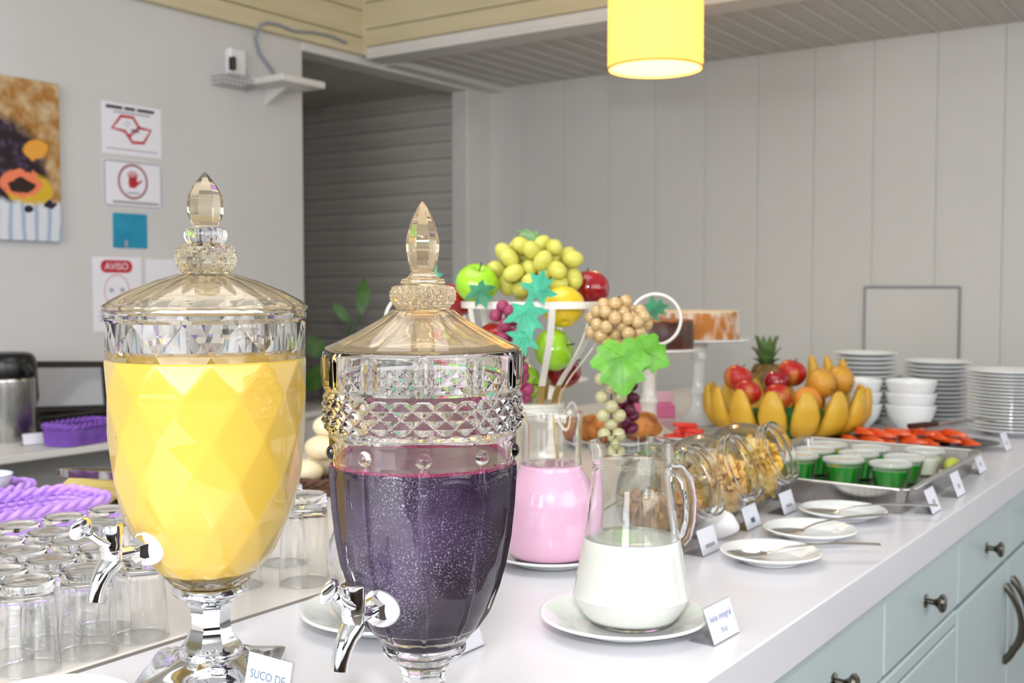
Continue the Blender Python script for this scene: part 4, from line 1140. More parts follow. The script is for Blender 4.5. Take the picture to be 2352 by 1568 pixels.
def fr(a, b, z): return CB + RGT * a + FWD * b + Vector((0, 0, z))
F2 = 'fruit inside the ring of bananas'
apple(fr(-0.128, -0.015, 0.150), 0.036, 'apple_mix', 'streaked red apple at the left, upper one', F2, (0.3, 0.3, 0))
apple(fr(-0.118, -0.085, 0.120), 0.033, 'apple_mix', 'streaked red apple at the left, lower front one', F2, (0.5, 0, 1))
apple(fr(-0.044, -0.088, 0.108), 0.034, 'apple_mix', 'streaked apple showing its flower end in the middle', F2, (1.7, 0.2, 2))
apple(fr(-0.030, -0.020, 0.140), 0.033, 'apple_red', 'small red apple in front of the pineapple', F2, (0.2, 0.1, 0))
apple(fr(0.020, 0.028, 0.160), 0.037, 'apple_mix', 'streaked red apple on top in the middle', F2, (0.2, -0.3, 1))
o = MB().ell((0, 0, 0), (0.040, 0.036, 0.036), 26, 16).obj('orange', 'orange', None, 180); o.location = fr(0.032, -0.080, 0.098); tag(o, 'round orange low between the bananas', 'orange', F2)
for nm, p, lab in (('mango', fr(0.080, -0.040, 0.138), 'golden mango with a dark stem scar, front one'), ('mango', fr(0.146, 0.022, 0.142), 'golden mango at the right, behind the other')):
    t = thing('mango', lab, 'mango', p, 0.4, F2)
    MB().ell((0, 0, 0), (0.046, 0.036, 0.039), 26, 16, None, lambda p_, q_: 1 + 0.05 * math.sin(q_) * math.cos(p_)).obj('skin', 'mango', t, 180)
    MB().lathe([(0.0, -0.001), (0.005, -0.001), (0.004, 0.002), (0.0, 0.002)], 10, Matrix.Translation(Vector((0, 0, 0))) @ frame(Vector((-FWD.x, -FWD.y, -0.3)).normalized() * 0.0385, (0, 0, 1), (-FWD.x, -FWD.y, -0.3))).obj('stem_scar', 'stem', t)
for k, (a, b, z) in enumerate(((0.040, 0.092, 0.140), (0.080, 0.088, 0.138), (0.118, 0.075, 0.130))):
    t = thing('banana', ['loose banana standing up behind the mangoes, left one', 'loose banana standing up behind the mangoes, middle one', 'loose banana standing up behind the mangoes, right one'][k], 'banana', fr(a, b, z - 0.075), 0, 'loose bananas behind the mangoes')
    t.rotation_euler = Euler((0.1, 0.30, YAW - PI / 2 + 0.1))
    q = link('peel', ban, t); q.scale = (1, 1, 0.8); q = link('tip', tipm, t); q.scale = (1, 1, 0.8)
# pineapple
MT['pine'] = noisy('pineapple_rind', '#9a7a3c', '#6e5226', 40, 0.6)
MT['pine_leaf'] = noisy('pineapple_leaf', '#6f8a4a', '#4c6a36', 30, 0.5)
t = thing('pineapple', 'pineapple standing behind the bananas, its crown above the apples', 'pineapple', (2.960, 1.195, ZC + 0.0008))
MB().lathe([(0.030, 0.0)] + [(0.056 * math.sin(PI * (0.16 + 0.70 * k / 60)) ** 0.7, 0.165 * k / 60) for k in range(61)], 96,
   rf=lambda r, z, a: r + 0.0035 * (1 - 2 * max(abs((a * 12 / (2 * PI) + z / 0.026) % 1 - 0.5), abs((a * 12 / (2 * PI) - z / 0.026) % 1 - 0.5)))).obj('rind', 'pine', t, 25)
rnd = random.Random(9)
for k in range(30):
    lv = k // 10; a = 2 * PI * (k % 10) / 10 + lv * 0.3; sp = (0.026, 0.018, 0.009)[lv]; h = (0.045, 0.065, 0.085)[lv]
    d = Vector((math.cos(a), math.sin(a), 0)); sd = Vector((-d.y, d.x, 0))
    vs = []; fs = []
    for i, (u, wd) in enumerate(((0, 0.009), (0.4, 0.009), (0.75, 0.006), (1, 0.0008))):
        c = d * (0.010 + sp * u + 0.012 * u * u) + Vector((0, 0, 0.160 + h * u - 0.012 * u * u * (2 - lv)))
        vs += [c - sd * wd, c + d * 0.002, c + sd * wd, c + d * 0.0035]
    for i in range(3):
        for j in range(4): fs.append((i * 4 + j, i * 4 + (j + 1) % 4, (i + 1) * 4 + (j + 1) % 4, (i + 1) * 4 + j))
    fs += [(3, 2, 1, 0), (12, 13, 14, 15)]
    MB().add(vs, fs).obj('crown_leaf', 'pine_leaf', t, 60)

# ================================================================ bowls and plate stacks
bw = MB().lathe(smoothprof([(0.0, 0.0), (0.030, 0.0), (0.034, 0.004), (0.056, 0.030), (0.066, 0.062), (0.0665, 0.066), (0.0645, 0.066), (0.053, 0.032), (0.030, 0.010), (0.0, 0.009)], 3), 44).mesh('bowl', MT['porcelain'], 50)
for (x, y, n, st_) in ((3.030, 0.815, 3, 'right-hand stack beside the plates'), (2.985, 0.945, 3, 'left-hand stack half hidden by bananas')):
    for k in range(n):
        o = link('bowl', bw); o.location = (x, y, ZC + 0.001 + k * 0.032)
        tag(o, 'white bowl, %s in the %s' % (['lowest', 'middle one', 'topmost'][k], st_), 'bowl', 'white bowls, ' + st_)
ORD = ['lowest', 'second', 'third', 'fourth', 'fifth', 'sixth', 'seventh', 'eighth', 'ninth', 'tenth', 'eleventh', 'twelfth', 'thirteenth', 'fourteenth', 'fifteenth', 'sixteenth', 'seventeenth', 'eighteenth']
def stack(x, y, R, n, dz, m, where):
    pm_ = MB().lathe(smoothprof(plate_prof(R, 0.016), 2), 48).mesh('plate', MT[m], 50)
    rnd_ = random.Random(int(x * 100))
    for k in range(n):
        o = link('plate', pm_); o.location = (x + rnd_.uniform(-.0015, .0015), y + rnd_.uniform(-.0015, .0015), ZC + 0.001 + k * dz)
        if k == n - 1: lab = 'topmost white plate of the ' + where
        elif k == 0: lab = 'lowest white plate of the ' + where
        else: lab = '%s white plate from below in the ' % ORD[k] + where
        tag(o, lab, 'plate', 'plates of the ' + where)
stack(3.165, 0.980, 0.090, 15, 0.0128, 'porcelain', 'tall stack behind the left bowls')
stack(3.270, 0.808, 0.094, 14, 0.0120, 'porcelain', 'middle stack behind the right bowls')
stack(3.100, 0.578, 0.112, 18, 0.0088, 'porcelain', 'right-hand stack cut by the picture edge')

# ================================================================ cakes on stands
def stand(x, y, R, H_, label, m='porcelain'):
    t = thing('cake_stand', label, 'cake stand', (x, y, ZC + 0.0008), 0, 'white cake stands')
    MB().lathe(smoothprof([(0.070, 0.0), (0.072, 0.004), (0.055, 0.012), (0.032, 0.030), (0.022, 0.050), (0.020, 0.075), (0.025, 0.090), (0.019, 0.105), (0.017, H_ - 0.07), (0.023, H_ - 0.055), (0.020, H_ - 0.035), (0.030, H_ - 0.012), (0.040, H_ - 0.008)], 3), 40).obj('pedestal', m, t, 60)
    MB().lathe([(0.0, H_ - 0.008), (R * 0.9, H_ - 0.007), (R, H_ - 0.003), (R, H_ + 0.002), (R * 0.96, H_ + 0.001), (R * 0.9, H_), (0.0, H_)], 56).obj('top_plate', m, t, 40)
    return t
stand(2.524, 1.336, 0.130, 0.225, 'white pedestal stand under the chocolate cake', 'porcelain_warm')
stand(2.836, 1.345, 0.148, 0.238, 'taller white pedestal stand under the sugared cake')
MT['choc'] = noisy('chocolate_cake', '#5a2f18', '#3a1a0c', 40, 0.3, 0.3, detail=8)
MT['choc_top'] = noisy('baked_top', '#a8622c', '#8a4a1e', 30, 0.5, 0.2)
def cake(p, R, h, m_side, m_top, label, hole, top_over=0.0):
    t = thing('cake', label, 'cake', p, 0, 'cakes on stands')
    def rf(r, z, a): return r * (1 + 0.008 * math.sin(7 * a + z * 90) + 0.006 * math.sin(13 * a))
    MB().lathe([(hole, 0.0), (R, 0.0), (R * 1.01, h * 0.4), (R, h * 0.9), (R * 0.97, h), (hole * 1.1, h), (hole, h * 0.95), (hole, 0.0)], 72, rf=rf, cap0=False, cap1=False).obj('crumb', m_side, t, 50)
    MB().lathe([(R * 0.985, h * 0.95), (R * 0.99, h * 0.985), (R * 0.95, h * 1.03), (hole * 1.3, h * 1.04), (hole * 1.1, h)], 72, rf=lambda r, z, a: r * (1 + 0.012 * math.sin(9 * a) + 0.008 * math.sin(17 * a)), cap0=False, cap1=False).obj('topping', m_top, t, 60)
    return t
cake((2.524, 1.336, ZC + 0.2265), 0.113, 0.072, 'choc', 'choc_top', 'dark chocolate ring cake on the nearer stand', 0.030)
MT['sugar_cake'] = noisy('sugared_crumb', '#b8701f', '#e6d6c4', 26, 0.6, 0.3, detail=6, lo=0.42, hi=0.62, stretch=(1, 1, 0.6))
MT['sugar'] = noisy('coconut_topping', '#e9d6b4', '#dcc298', 60, 0.8, 0.4)
cake((2.836, 1.345, ZC + 0.2395), 0.112, 0.076, 'sugar_cake', 'sugar', 'golden ring cake dusted with sugar on the farther stand', 0.030)

# ================================================================ bread, red slices, packets
plate(0.105, 0.014, (2.330, 1.320, ZC + 0.0008), 'white plate under the golden pull-apart bread', group='plates at the back of the buffet')
MT['crust'] = noisy('bread_crust', '#c97f35', '#7e3f14', 24, 0.45, 0.3, detail=6)
def roll(p, q): return 1 + 0.10 * math.sin(4 * q + 3 * p) + 0.05 * math.sin(9 * q)
for dx, dy, r_, rr, lab in ((-0.042, 0.040, 0.050, 0.0, 'golden brown bread knot, left of the cream grapes'), (0.044, -0.036, 0.053, 1.2, 'golden brown bread knot, right of the cream grapes')):
    o = MB().ell((0, 0, r_ * 0.62), (r_ * 1.0, r_, r_ * 0.62), 36, 20, None, roll).obj('bread_knot', 'crust', None, 60)
    o.location = (2.330 + dx * 1.0, 1.320 + dy, ZC + 0.011); o.rotation_euler = (0, 0, rr); tag(o, lab, 'bread', 'bread knots')
o = plate(0.062, 0.010, (2.490, 1.215, ZC + 0.0008), 'small white plate of red sticks behind the jars', group='plates at the back of the buffet', sy=0.75, rz=-0.9)
MT['redstick'] = noisy('red_melon', '#e8442c', '#d4301e', 30, 0.35)
stk = MB().box(-0.032, 0.032, -0.007, 0.007, 0, 0.012, 0.002).mesh('melon_stick', MT['redstick'], 40)
for k, (dx, dy, dz, a) in enumerate(((-0.012, 0.022, 0.0, -0.5), (0.004, 0.004, 0.0, -0.8), (0.016, -0.016, 0.0, -0.4), (-0.006, 0.012, 0.0135, 0.2), (0.012, -0.008, 0.0135, -1.4), (0.003, 0.003, 0.027, -0.6))):
    o = link('melon_stick', stk); o.location = (2.490 + dx, 1.215 + dy, ZC + 0.0060 + dz); o.rotation_euler = (0, 0.05 * (k % 3), a)
    tag(o, 'red fruit stick, %s on the small plate' % ['bottom left', 'bottom middle', 'bottom right', 'second layer left', 'second layer right', 'on top'][k], 'fruit', 'red fruit sticks')
MT['pinkpack'] = mat('pink_card', '#e87aa8', 0.5); MT['palepink'] = mat('pale_pink_card', '#f0c4d4', 0.5); MT['maroon'] = mat('maroon_card', '#5a1a38', 0.5)
for x, y, z0, sx, sy, sz, m, lab in ((2.900, 1.545, 0, 0.075, 0.055, 0.040, 'pinkpack', 'bright pink box between the cake stands'), (2.935, 1.515, 0.0405, 0.035, 0.020, 0.030, 'palepink', 'pale pink card standing on the pink box'), (2.885, 1.560, 0.0405, 0.030, 0.015, 0.016, 'maroon', 'small maroon packet lying on the pink box')):
    o = MB().box(-sx, sx, -sy, sy, 0, sz, 0.002).obj('packet', m, None, 0); o.location = (x, y, ZC + 0.001 + z0); o.rotation_euler = (0, 0, YAW - PI / 2 + 0.1); tag(o, lab, 'packet', 'pink packets')
# low gilt dish with yellow pastry behind the basket bars
o = plate(0.085, 0.014, (2.10, 1.360, ZC + 0.1608), 'cream dish on a pedestal behind the basket bars', 'porcelain_warm', 'plates at the back of the buffet')
t = thing('pedestal', 'short white pedestal under the cream dish', 'stand', (2.10, 1.360, ZC + 0.0008))
MB().lathe(smoothprof([(0.050, 0.0), (0.046, 0.008), (0.018, 0.020), (0.014, 0.08), (0.020, 0.14), (0.034, 0.1595)], 3), 36).obj('column', 'porcelain_warm', t, 60)
o = MB().ell((0, 0, 0.018), (0.032, 0.026, 0.018), 24, 14, None, roll).obj('pastry', 'mango', None, 60); o.location = (2.085, 1.345, ZC + 0.1685); tag(o, 'small yellow pastry on the cream dish', 'pastry')

# ================================================================ left part of the rear strip
MT['weave'] = MT['lilac']
def rpath(hx, hy, r, n, z):
    """rounded rectangle, evenly sampled"""
    c = rrect(hx, hy, r, 6); c = c + [c[0]]
    seg = [math.dist(c[i], c[i + 1]) for i in range(len(c) - 1)]; tot = sum(seg); out = []
    for k in range(n):
        s_ = tot * k / n; i = 0
        while s_ > seg[i]: s_ -= seg[i]; i += 1
        u = s_ / seg[i]
        out.append(Vector((c[i][0] + (c[i + 1][0] - c[i][0]) * u, c[i][1] + (c[i + 1][1] - c[i][1]) * u, z)))
    return out
def wicker(name, label, loc, rz, hx, hy, r, h, m, rim=0.006, strands=6, stakes=48, flare=0.004, cat='basket', grp='purple wicker baskets'):
    t = thing(name, label, cat, loc, rz, grp)
    MB().prism([(p.x, p.y) for p in rpath(hx - 0.002, hy - 0.002, r, 40, 0)], 0.004).obj('base', m, t, 0)
    N_ = stakes * 4
    wv = MB()
    for j in range(strands):
        z = 0.006 + (h - 0.008) * j / max(strands - 1, 1); e_ = flare * j / strands
        path = rpath(hx + e_, hy + e_, r + e_, N_, z); c = []
        for k, p in enumerate(path):
            nx = (path[(k + 1) % N_] - path[k - 1]).normalized(); nrm = Vector((nx.y, -nx.x, 0))
            c.append(p + nrm * (0.0018 * math.cos(PI * k / 2 + PI * (j % 2))))
        wv.tube(c, h / strands * 0.46, 6, closed=True)
    tag(wv.obj('weave', m, t, 60), kind='stuff')
    sk = MB()
    for k, p in enumerate(rpath(hx + flare / 2, hy + flare / 2, r, stakes, 0)):
        sk.tube([(p.x, p.y, 0.003), (p.x, p.y, h)], 0.0016, 5)
    tag(sk.obj('stakes', m, t, 60), kind='stuff')
    for s_ in (0, 1):                      # two-strand twisted rim
        path = rpath(hx + flare, hy + flare, r + flare, 160, h + rim * 0.6); c = []
        turns = max(8, int((hx + hy) * 4 / 0.045))
        for k, p in enumerate(path):
            nx = (path[(k + 1) % 160] - path[k - 1]).normalized(); nrm = Vector((nx.y, -nx.x, 0)); a = 2 * PI * turns * k / 160 + PI * s_
            c.append(p + nrm * (rim * 0.5 * math.cos(a)) + Vector((0, 0, rim * 0.5 * math.sin(a))))
        MB().tube(c, rim * 0.62, 8, closed=True).obj('braided_rim', m, t, 60)
    return t
wicker('wicker_tray', 'long lilac wicker tray behind the upturned tumblers', (0.820, 1.585, ZC + 0.0015), -0.05, 0.235, 0.070, 0.03, 0.046, 'lilac', 0.0075, 6, 70)
wicker('wicker_basket', 'small violet wicker basket behind the lilac tray, cut by the left edge', (0.985, 1.735, ZC + 0.0015), 0.3, 0.048, 0.048, 0.03, 0.048, 'lilac', 0.008, 6, 32)
o = MB().lathe(smoothprof([(0.0, 0.0), (0.022, 0.0), (0.036, 0.020), (0.043, 0.040), (0.0415, 0.040), (0.034, 0.021), (0.0, 0.004)], 3), 40).obj('bowl', 'porcelain', None, 50)
o.location = (0.975, 1.740, ZC + 0.034); tag(o, 'white bowl with a blue rim sitting in the small violet basket', 'bowl')
r_ = MB().lathe([(0.0430, 0.0395), (0.0438, 0.0405), (0.0425, 0.0415), (0.0412, 0.0405), (0.0430, 0.0395)], 40, cap0=False, cap1=False).obj('blue_rim', mat('blue_glaze', '#8cc4ea', 0.2), o, 60)

# cheese board with tongs
MT['board'] = mat('dark_board_tray', '#3a3630', 0.5)
tr = MB().box(-0.115, 0.115, -0.085, 0.085, 0, 0.008, 0.003).obj('serving_board', 'board', None, 0); tr.location = (1.180, 1.690, ZC + 0.0012); tr.rotation_euler = (0, 0, -0.85)
tag(tr, 'dark serving board under the cheese slices', 'board')
MT['cheese'] = noisy('cheese', '#ecd98a', '#e3cd78', 12, 0.5)
cm = MB().box(-0.062, 0.062, -0.055, 0.055, 0, 0.0028, 0.0008).mesh('cheese_slice', MT['cheese'], 0)
rnd = random.Random(4)
for k in range(14):
    o = link('cheese_slice', cm); o.location = (1.155 + 0.0025 * k, 1.735 - 0.0030 * k, ZC + 0.0096 + 0.0031 * k); o.rotation_euler = (0, 0, -0.85 + rnd.uniform(-.06, .06))
    lab = 'topmost yellow cheese slice under the tongs' if k == 13 else '%s yellow cheese slice up from the dark board' % ORD[k]
    tag(o, lab, 'cheese', 'cheese slices stacked on the dark board')
t = thing('tongs', 'steel serving tongs lying across the cheese slices', 'tongs', (1.112, 1.735, ZC + 0.0545), math.atan2(-0.19, 0.09))
for s_ in (-1, 1):
    vs = []; fs = []
    P_ = [(-0.004, 0.0), (0.02, 0.012), (0.08, 0.018), (0.15, 0.020), (0.20, 0.016)]
    for x, y in P_:
        for dy, dz in ((0.001, 0.0), (-0.001, 0.0), (-0.001, 0.013), (0.001, 0.013)): vs.append((x, s_ * y + dy, dz))
    for i in range(4):
        for k in range(4): fs.append((i * 4 + k, i * 4 + (k + 1) % 4, (i + 1) * 4 + (k + 1) % 4, (i + 1) * 4 + k))
    fs += [(3, 2, 1, 0), (16, 17, 18, 19)]
    MB().add(vs, fs).obj('arm', 'steel', t, 0)
MB().box(-0.007, 0.003, -0.006, 0.006, 0.0, 0.013, 0.002).obj('hinge', 'brushed', t, 0)
plate(0.060, 0.012, (1.330, 1.735, ZC + 0.0015), 'white dish behind the cheese, half hidden by the yellow dispenser', group='plates at the back of the buffet')

# cream buns in a brown basket
wicker('bun_basket', 'low brown wicker basket of cream buns between the dispensers', (1.545, 1.500, ZC + 0.0015), 0.2, 0.125, 0.090, 0.06, 0.020, noisy('brown_wicker', '#5c3a24', '#46291a', 40, 0.6), 0.008, 3, 40, 0.004, 'basket', 'bread baskets')
MT['bun'] = noisy('cream_bun', '#efe2c2', '#e6d3a8', 12, 0.6, 0.05)
bl = [(1.470, 1.505, 0.020, 'front left'), (1.520, 1.445, 0.020, 'front right'), (1.545, 1.535, 0.020, 'back left'), (1.610, 1.470, 0.020, 'back right'), (1.505, 1.500, 0.062, 'upper front'), (1.570, 1.505, 0.064, 'upper back'), (1.535, 1.500, 0.100, 'topmost')]
for k, (x, y, z, lab) in enumerate(bl):
    o = MB().ell((0, 0, 0.022), (0.036, 0.032, 0.023), 24, 14, None, lambda p, q: 1 + 0.03 * math.sin(3 * q + k)).obj('bun', 'bun', None, 180)
    o.location = (x, y, ZC + 0.001 + z - 0.008); o.rotation_euler = (0, 0, k); tag(o, 'pale cream bun, %s in the brown basket' % lab, 'bun', 'cream buns in the brown basket')

# ================================================================ console shelf on the left wall
SZ = 0.8205
t = thing('vacuum_flask', 'steel pump flask with black lid at the left end of the wall shelf', 'flask', (1.850, 3.150, SZ))
MB().lathe(smoothprof([(0.070, 0.0), (0.074, 0.004), (0.074, 0.16), (0.074, 0.185), (0.072, 0.190)], 2), 48).obj('body', 'brushed', t, 40)
MB().lathe(smoothprof([(0.072, 0.190), (0.078, 0.197), (0.079, 0.225), (0.074, 0.250), (0.060, 0.264), (0.030, 0.268)], 3), 40).obj('pump_lid', 'black', t, 50)
MB().tube([(0.0, -0.070, 0.215), (0.0, -0.095, 0.222), (0.0, -0.118, 0.205)], [0.016, 0.014, 0.010], 12).obj('spout', 'black', t, 60)
MB().tube([(0.066, 0.02, 0.20), (0.10, 0.03, 0.19), (0.104, 0.03, 0.12), (0.072, 0.02, 0.06)], 0.010, 10).obj('handle', 'black', t, 60)
o = MB().box(-0.15, 0.15, -0.06, 0.06, 0, 0.055, 0.006).obj('storage_box', 'black', None, 0); o.location = (2.115, 3.225, SZ); tag(o, 'low black box under the picture frame on the wall shelf', 'box')
t = thing('picture_frame', 'small black-framed picture leaning on the wall above the purple basket', 'picture', (2.105, 3.245, SZ + 0.0565)); t.rotation_euler = (-0.22, 0.05, -0.12)
MT['frame_glass'] = mat('picture_glass', '#a9aaae', 0.08, coat=1.0)
for a in ((-0.150, 0.150, 0.0, 0.020), (-0.150, 0.150, 0.148, 0.168), (-0.150, -0.130, 0.020, 0.148), (0.130, 0.150, 0.020, 0.148)):
    MB().box(a[0], a[1], 0, 0.018, a[2], a[3], 0.002).obj('frame_bar', 'black', t, 0)
MB().box(-0.130, 0.130, 0.006, 0.014, 0.020, 0.148).obj('glazed_print', 'frame_glass', t, 0)
wicker('wicker_basket', 'purple open-fronted wicker basket of sachets before the picture frame', (1.935, 2.925, SZ + 0.001), 0.25, 0.095, 0.055, 0.03, 0.052, 'purple', 0.009, 6, 50)
wicker('wicker_basket', 'second purple wicker basket, mostly hidden by the yellow dispenser', (2.190, 2.990, SZ + 0.001), 0.1, 0.080, 0.050, 0.03, 0.062, 'purple', 0.009, 6, 40)
MT['sachet'] = mat('blue_sachet', '#3e55b8', 0.4); MT['sachet_w'] = mat('white_sachet', '#d8dcea', 0.4); MT['sachet_g'] = mat('lime_sachet', '#b6cc3a', 0.4)
rnd = random.Random(12)
for k in range(9):
    m = ['sachet', 'sachet', 'sachet_w'][k % 3] if k < 8 else 'sachet_g'
    o = MB().box(-0.022, 0.022, -0.016, 0.016, 0, 0.008, 0.003).obj('sachet', m, None, 0)
    o.location = (1.880 + 0.036 * (k % 4), 2.905 + 0.028 * ((k // 4) % 2), SZ + 0.014 + 0.0105 * (k // 4) + 0.012); o.rotation_euler = (0.3, 0.1, rnd.uniform(-0.3, 0.5))
    tag(o, '%s sachet, %s in the purple basket' % ({'sachet': 'blue', 'sachet_w': 'white', 'sachet_g': 'lime green'}[m], ['front left', 'front, second from the left', 'front, third from the left', 'front right', 'rear left', 'rear, second from the left', 'rear, third from the left', 'rear right', 'lying on top'][k]), 'sachet', 'sachets in the purple basket')
card_sign((1.800, 3.000, SZ + 0.0005), -0.15, 0.062, 0.034, 0.008, 'white card standing beside the flask on the wall shelf')

# ================================================================ notices on the left wall
def on_wall(x, z, d=0.0): return Matrix(((1, 0, 0, x), (0, 0, -1, 3.3395 - d), (0, 1, 0, z), (0, 0, 0, 1)))
def notice(name, label, x0, x1, z0, z1, m='paper', cat='notice', rnd_=0.0):
    t = thing(name, label, cat, ((x0 + x1) / 2, 3.3395, (z0 + z1) / 2), 0, 'paper notices on the left wall')
    w_, h_ = (x1 - x0) / 2, (z1 - z0) / 2
    b_ = MB().box(-w_, w_, -0.0012, 0, -h_, h_) if not rnd_ else MB().prism(rrect(w_, h_, rnd_, 4), 0.0012, Matrix(((1, 0, 0, 0), (0, 0, -1, 0), (0, 1, 0, 0), (0, 0, 0, 1))))
    b_.obj('sheet', m, t, 0); return t
WM = Matrix(((1, 0, 0, 0), (0, 0, -1, -0.0013), (0, 1, 0, 0), (0, 0, 0, 1)))
def ringshape(R0, R1, n=40, sx=1.0):
    b_ = MB(); vs = []; fs = []
    for k in range(n):
        a = 2 * PI * k / n
        for r in (R0, R1): vs.append((r * math.cos(a) * sx, r * math.sin(a), 0.0003))
    for k in range(n):
        k2 = (k + 1) % n; fs.append((2 * k, 2 * k + 1, 2 * k2 + 1, 2 * k2))
    return b_.add(vs, fs)
def ribbon(pts, wd):
    """closed outline band of width wd"""
    b_ = MB(); n = len(pts); P_ = [Vector((x, y, 0)) for x, y in pts]; vs = []; fs = []
    for i in range(n):
        t_ = (P_[(i + 1) % n] - P_[i]).normalized() + (P_[i] - P_[i - 1]).normalized(); t_.normalize(); nn = Vector((-t_.y, t_.x, 0))
        vs += [tuple(P_[i] + nn * wd / 2 + Vector((0, 0, 0.0003))), tuple(P_[i] - nn * wd / 2 + Vector((0, 0, 0.0003)))]
    for i in range(n):
        j = (i + 1) % n; fs.append((2 * i, 2 * i + 1, 2 * j + 1, 2 * j))
    return b_.add(vs, fs)
t = notice('wall_notice', 'white notice with a red outline of two joined slanting shapes', 2.316, 2.560, 1.745, 1.922)
x = -0.105
for k, w_ in enumerate((0.066, 0.044, 0.072)):
    mark('print_line', w_, 0.011, 'ink_black', t, WM @ Tm(x + w_ / 2, 0.073, 0)); x += w_ + 0.008
mark('print_line', 0.150, 0.006, 'ink_grey', t, WM @ Tm(0.0, 0.058, 0))
ribbon([(-0.082, 0.000), (-0.045, 0.045), (0.004, 0.045), (0.028, 0.012), (0.078, 0.008), (0.046, -0.040), (0.000, -0.042), (-0.030, -0.006)], 0.011).obj('red_outline', 'red_ink', t, 0, WM)
ribbon([(0.028, 0.016), (0.030, 0.010), (-0.008, -0.022), (-0.012, -0.016)], 0.007).obj('red_stroke', 'red_ink', t, 0, WM)
mark('cigarette', 0.032, 0.006, 'ink_black', t, WM @ Tm(0.012, -0.001, 0.0003) @ Rm(-0.15, 'Z'))
ribbon([(-0.022, 0.010), (-0.030, 0.022), (-0.016, 0.030), (-0.010, 0.020)], 0.003).obj('smoke_curl', 'ink_grey', t, 0, WM)
mark('print_line', 0.210, 0.004, 'ink_grey', t, WM @ Tm(0.0, -0.070, 0))
t = notice('wall_notice', 'framed notice with a red hand inside a dull red circle', 2.317, 2.562, 1.560, 1.728, 'paper', 'notice', 0.012)
ribbon(rrect(0.117, 0.078, 0.010, 4), 0.006).obj('border', 'ink_grey', t, 0, WM)
ringshape(0.054, 0.062).obj('circle', 'dull_red', t, 0, WM @ Tm(-0.002, 0.010, 0))
hand = MB().prism([(-0.014, -0.026), (0.012, -0.026), (0.018, -0.008), (0.016, 0.010), (-0.016, 0.010), (-0.019, -0.008)], 0.0004)
for bx, a, L_ in ((-0.013, 0.28, 0.022), (-0.004, 0.08, 0.028), (0.005, -0.10, 0.026), (0.013, -0.30, 0.019)):
    hand.prism([(-0.0035, 0), (0.0035, 0), (0.003, L_), (-0.003, L_)], 0.0004, Tm(bx, 0.007, 0) @ Rm(a, 'Z'))
hand.prism([(-0.0045, 0), (0.0045, 0), (0.0035, 0.028), (-0.0035, 0.028)], 0.0004, Tm(0.014, -0.014, 0) @ Rm(-0.95, 'Z'))
tag(hand.obj('hand_symbol', 'red_ink', t, 0, WM @ Tm(-0.002, 0.014, 0)))
mark('print_line', 0.052, 0.006, 'ink_grey', t, WM @ Tm(-0.002, -0.030, 0)); mark('print_line', 0.190, 0.010, 'ink_grey', t, WM @ Tm(0.010, -0.064, 0))
t = notice('wall_sticker', 'square teal sticker below the hand notice', 2.353, 2.494, 1.420, 1.542, 'teal', 'sticker', 0.006)
mark('pale_print', 0.012, 0.022, 'ink_grey', t, WM @ Tm(-0.018, -0.045, 0))
t = notice('wall_notice', 'white AVISO notice with a pink circle, partly behind the yellow lid', 2.270, 2.466, 1.130, 1.388)
MB().prism(rrect(0.064, 0.022, 0.0215, 6), 0.0003).obj('red_pill', 'red_ink', t, 0, WM @ Tm(-0.003, 0.096, 0))
text('lettering', 'AVISO', 0.034, 'paper', t, WM @ Tm(-0.003, 0.0955, 0.0004))
ringshape(0.052, 0.057, 40, 0.92).obj('pink_circle', 'pink_ink', t, 0, WM @ Tm(-0.003, 0.012, 0))
for dx in (-0.022, 0.022): mark('eye_mark', 0.016, 0.014, 'ink_grey', t, WM @ Tm(dx - 0.003, 0.014, 0))
for k in range(3): mark('print_line', 0.150, 0.005, 'ink_grey', t, WM @ Tm(0.0, -0.062 - 0.014 * k, 0))
t = notice('wall_notice', 'faint white sheet right of the AVISO notice', 2.486, 2.690, 1.140, 1.384)
mark('print_line', 0.020, 0.010, 'ink_grey', t, WM @ Tm(-0.02, 0.05, 0))

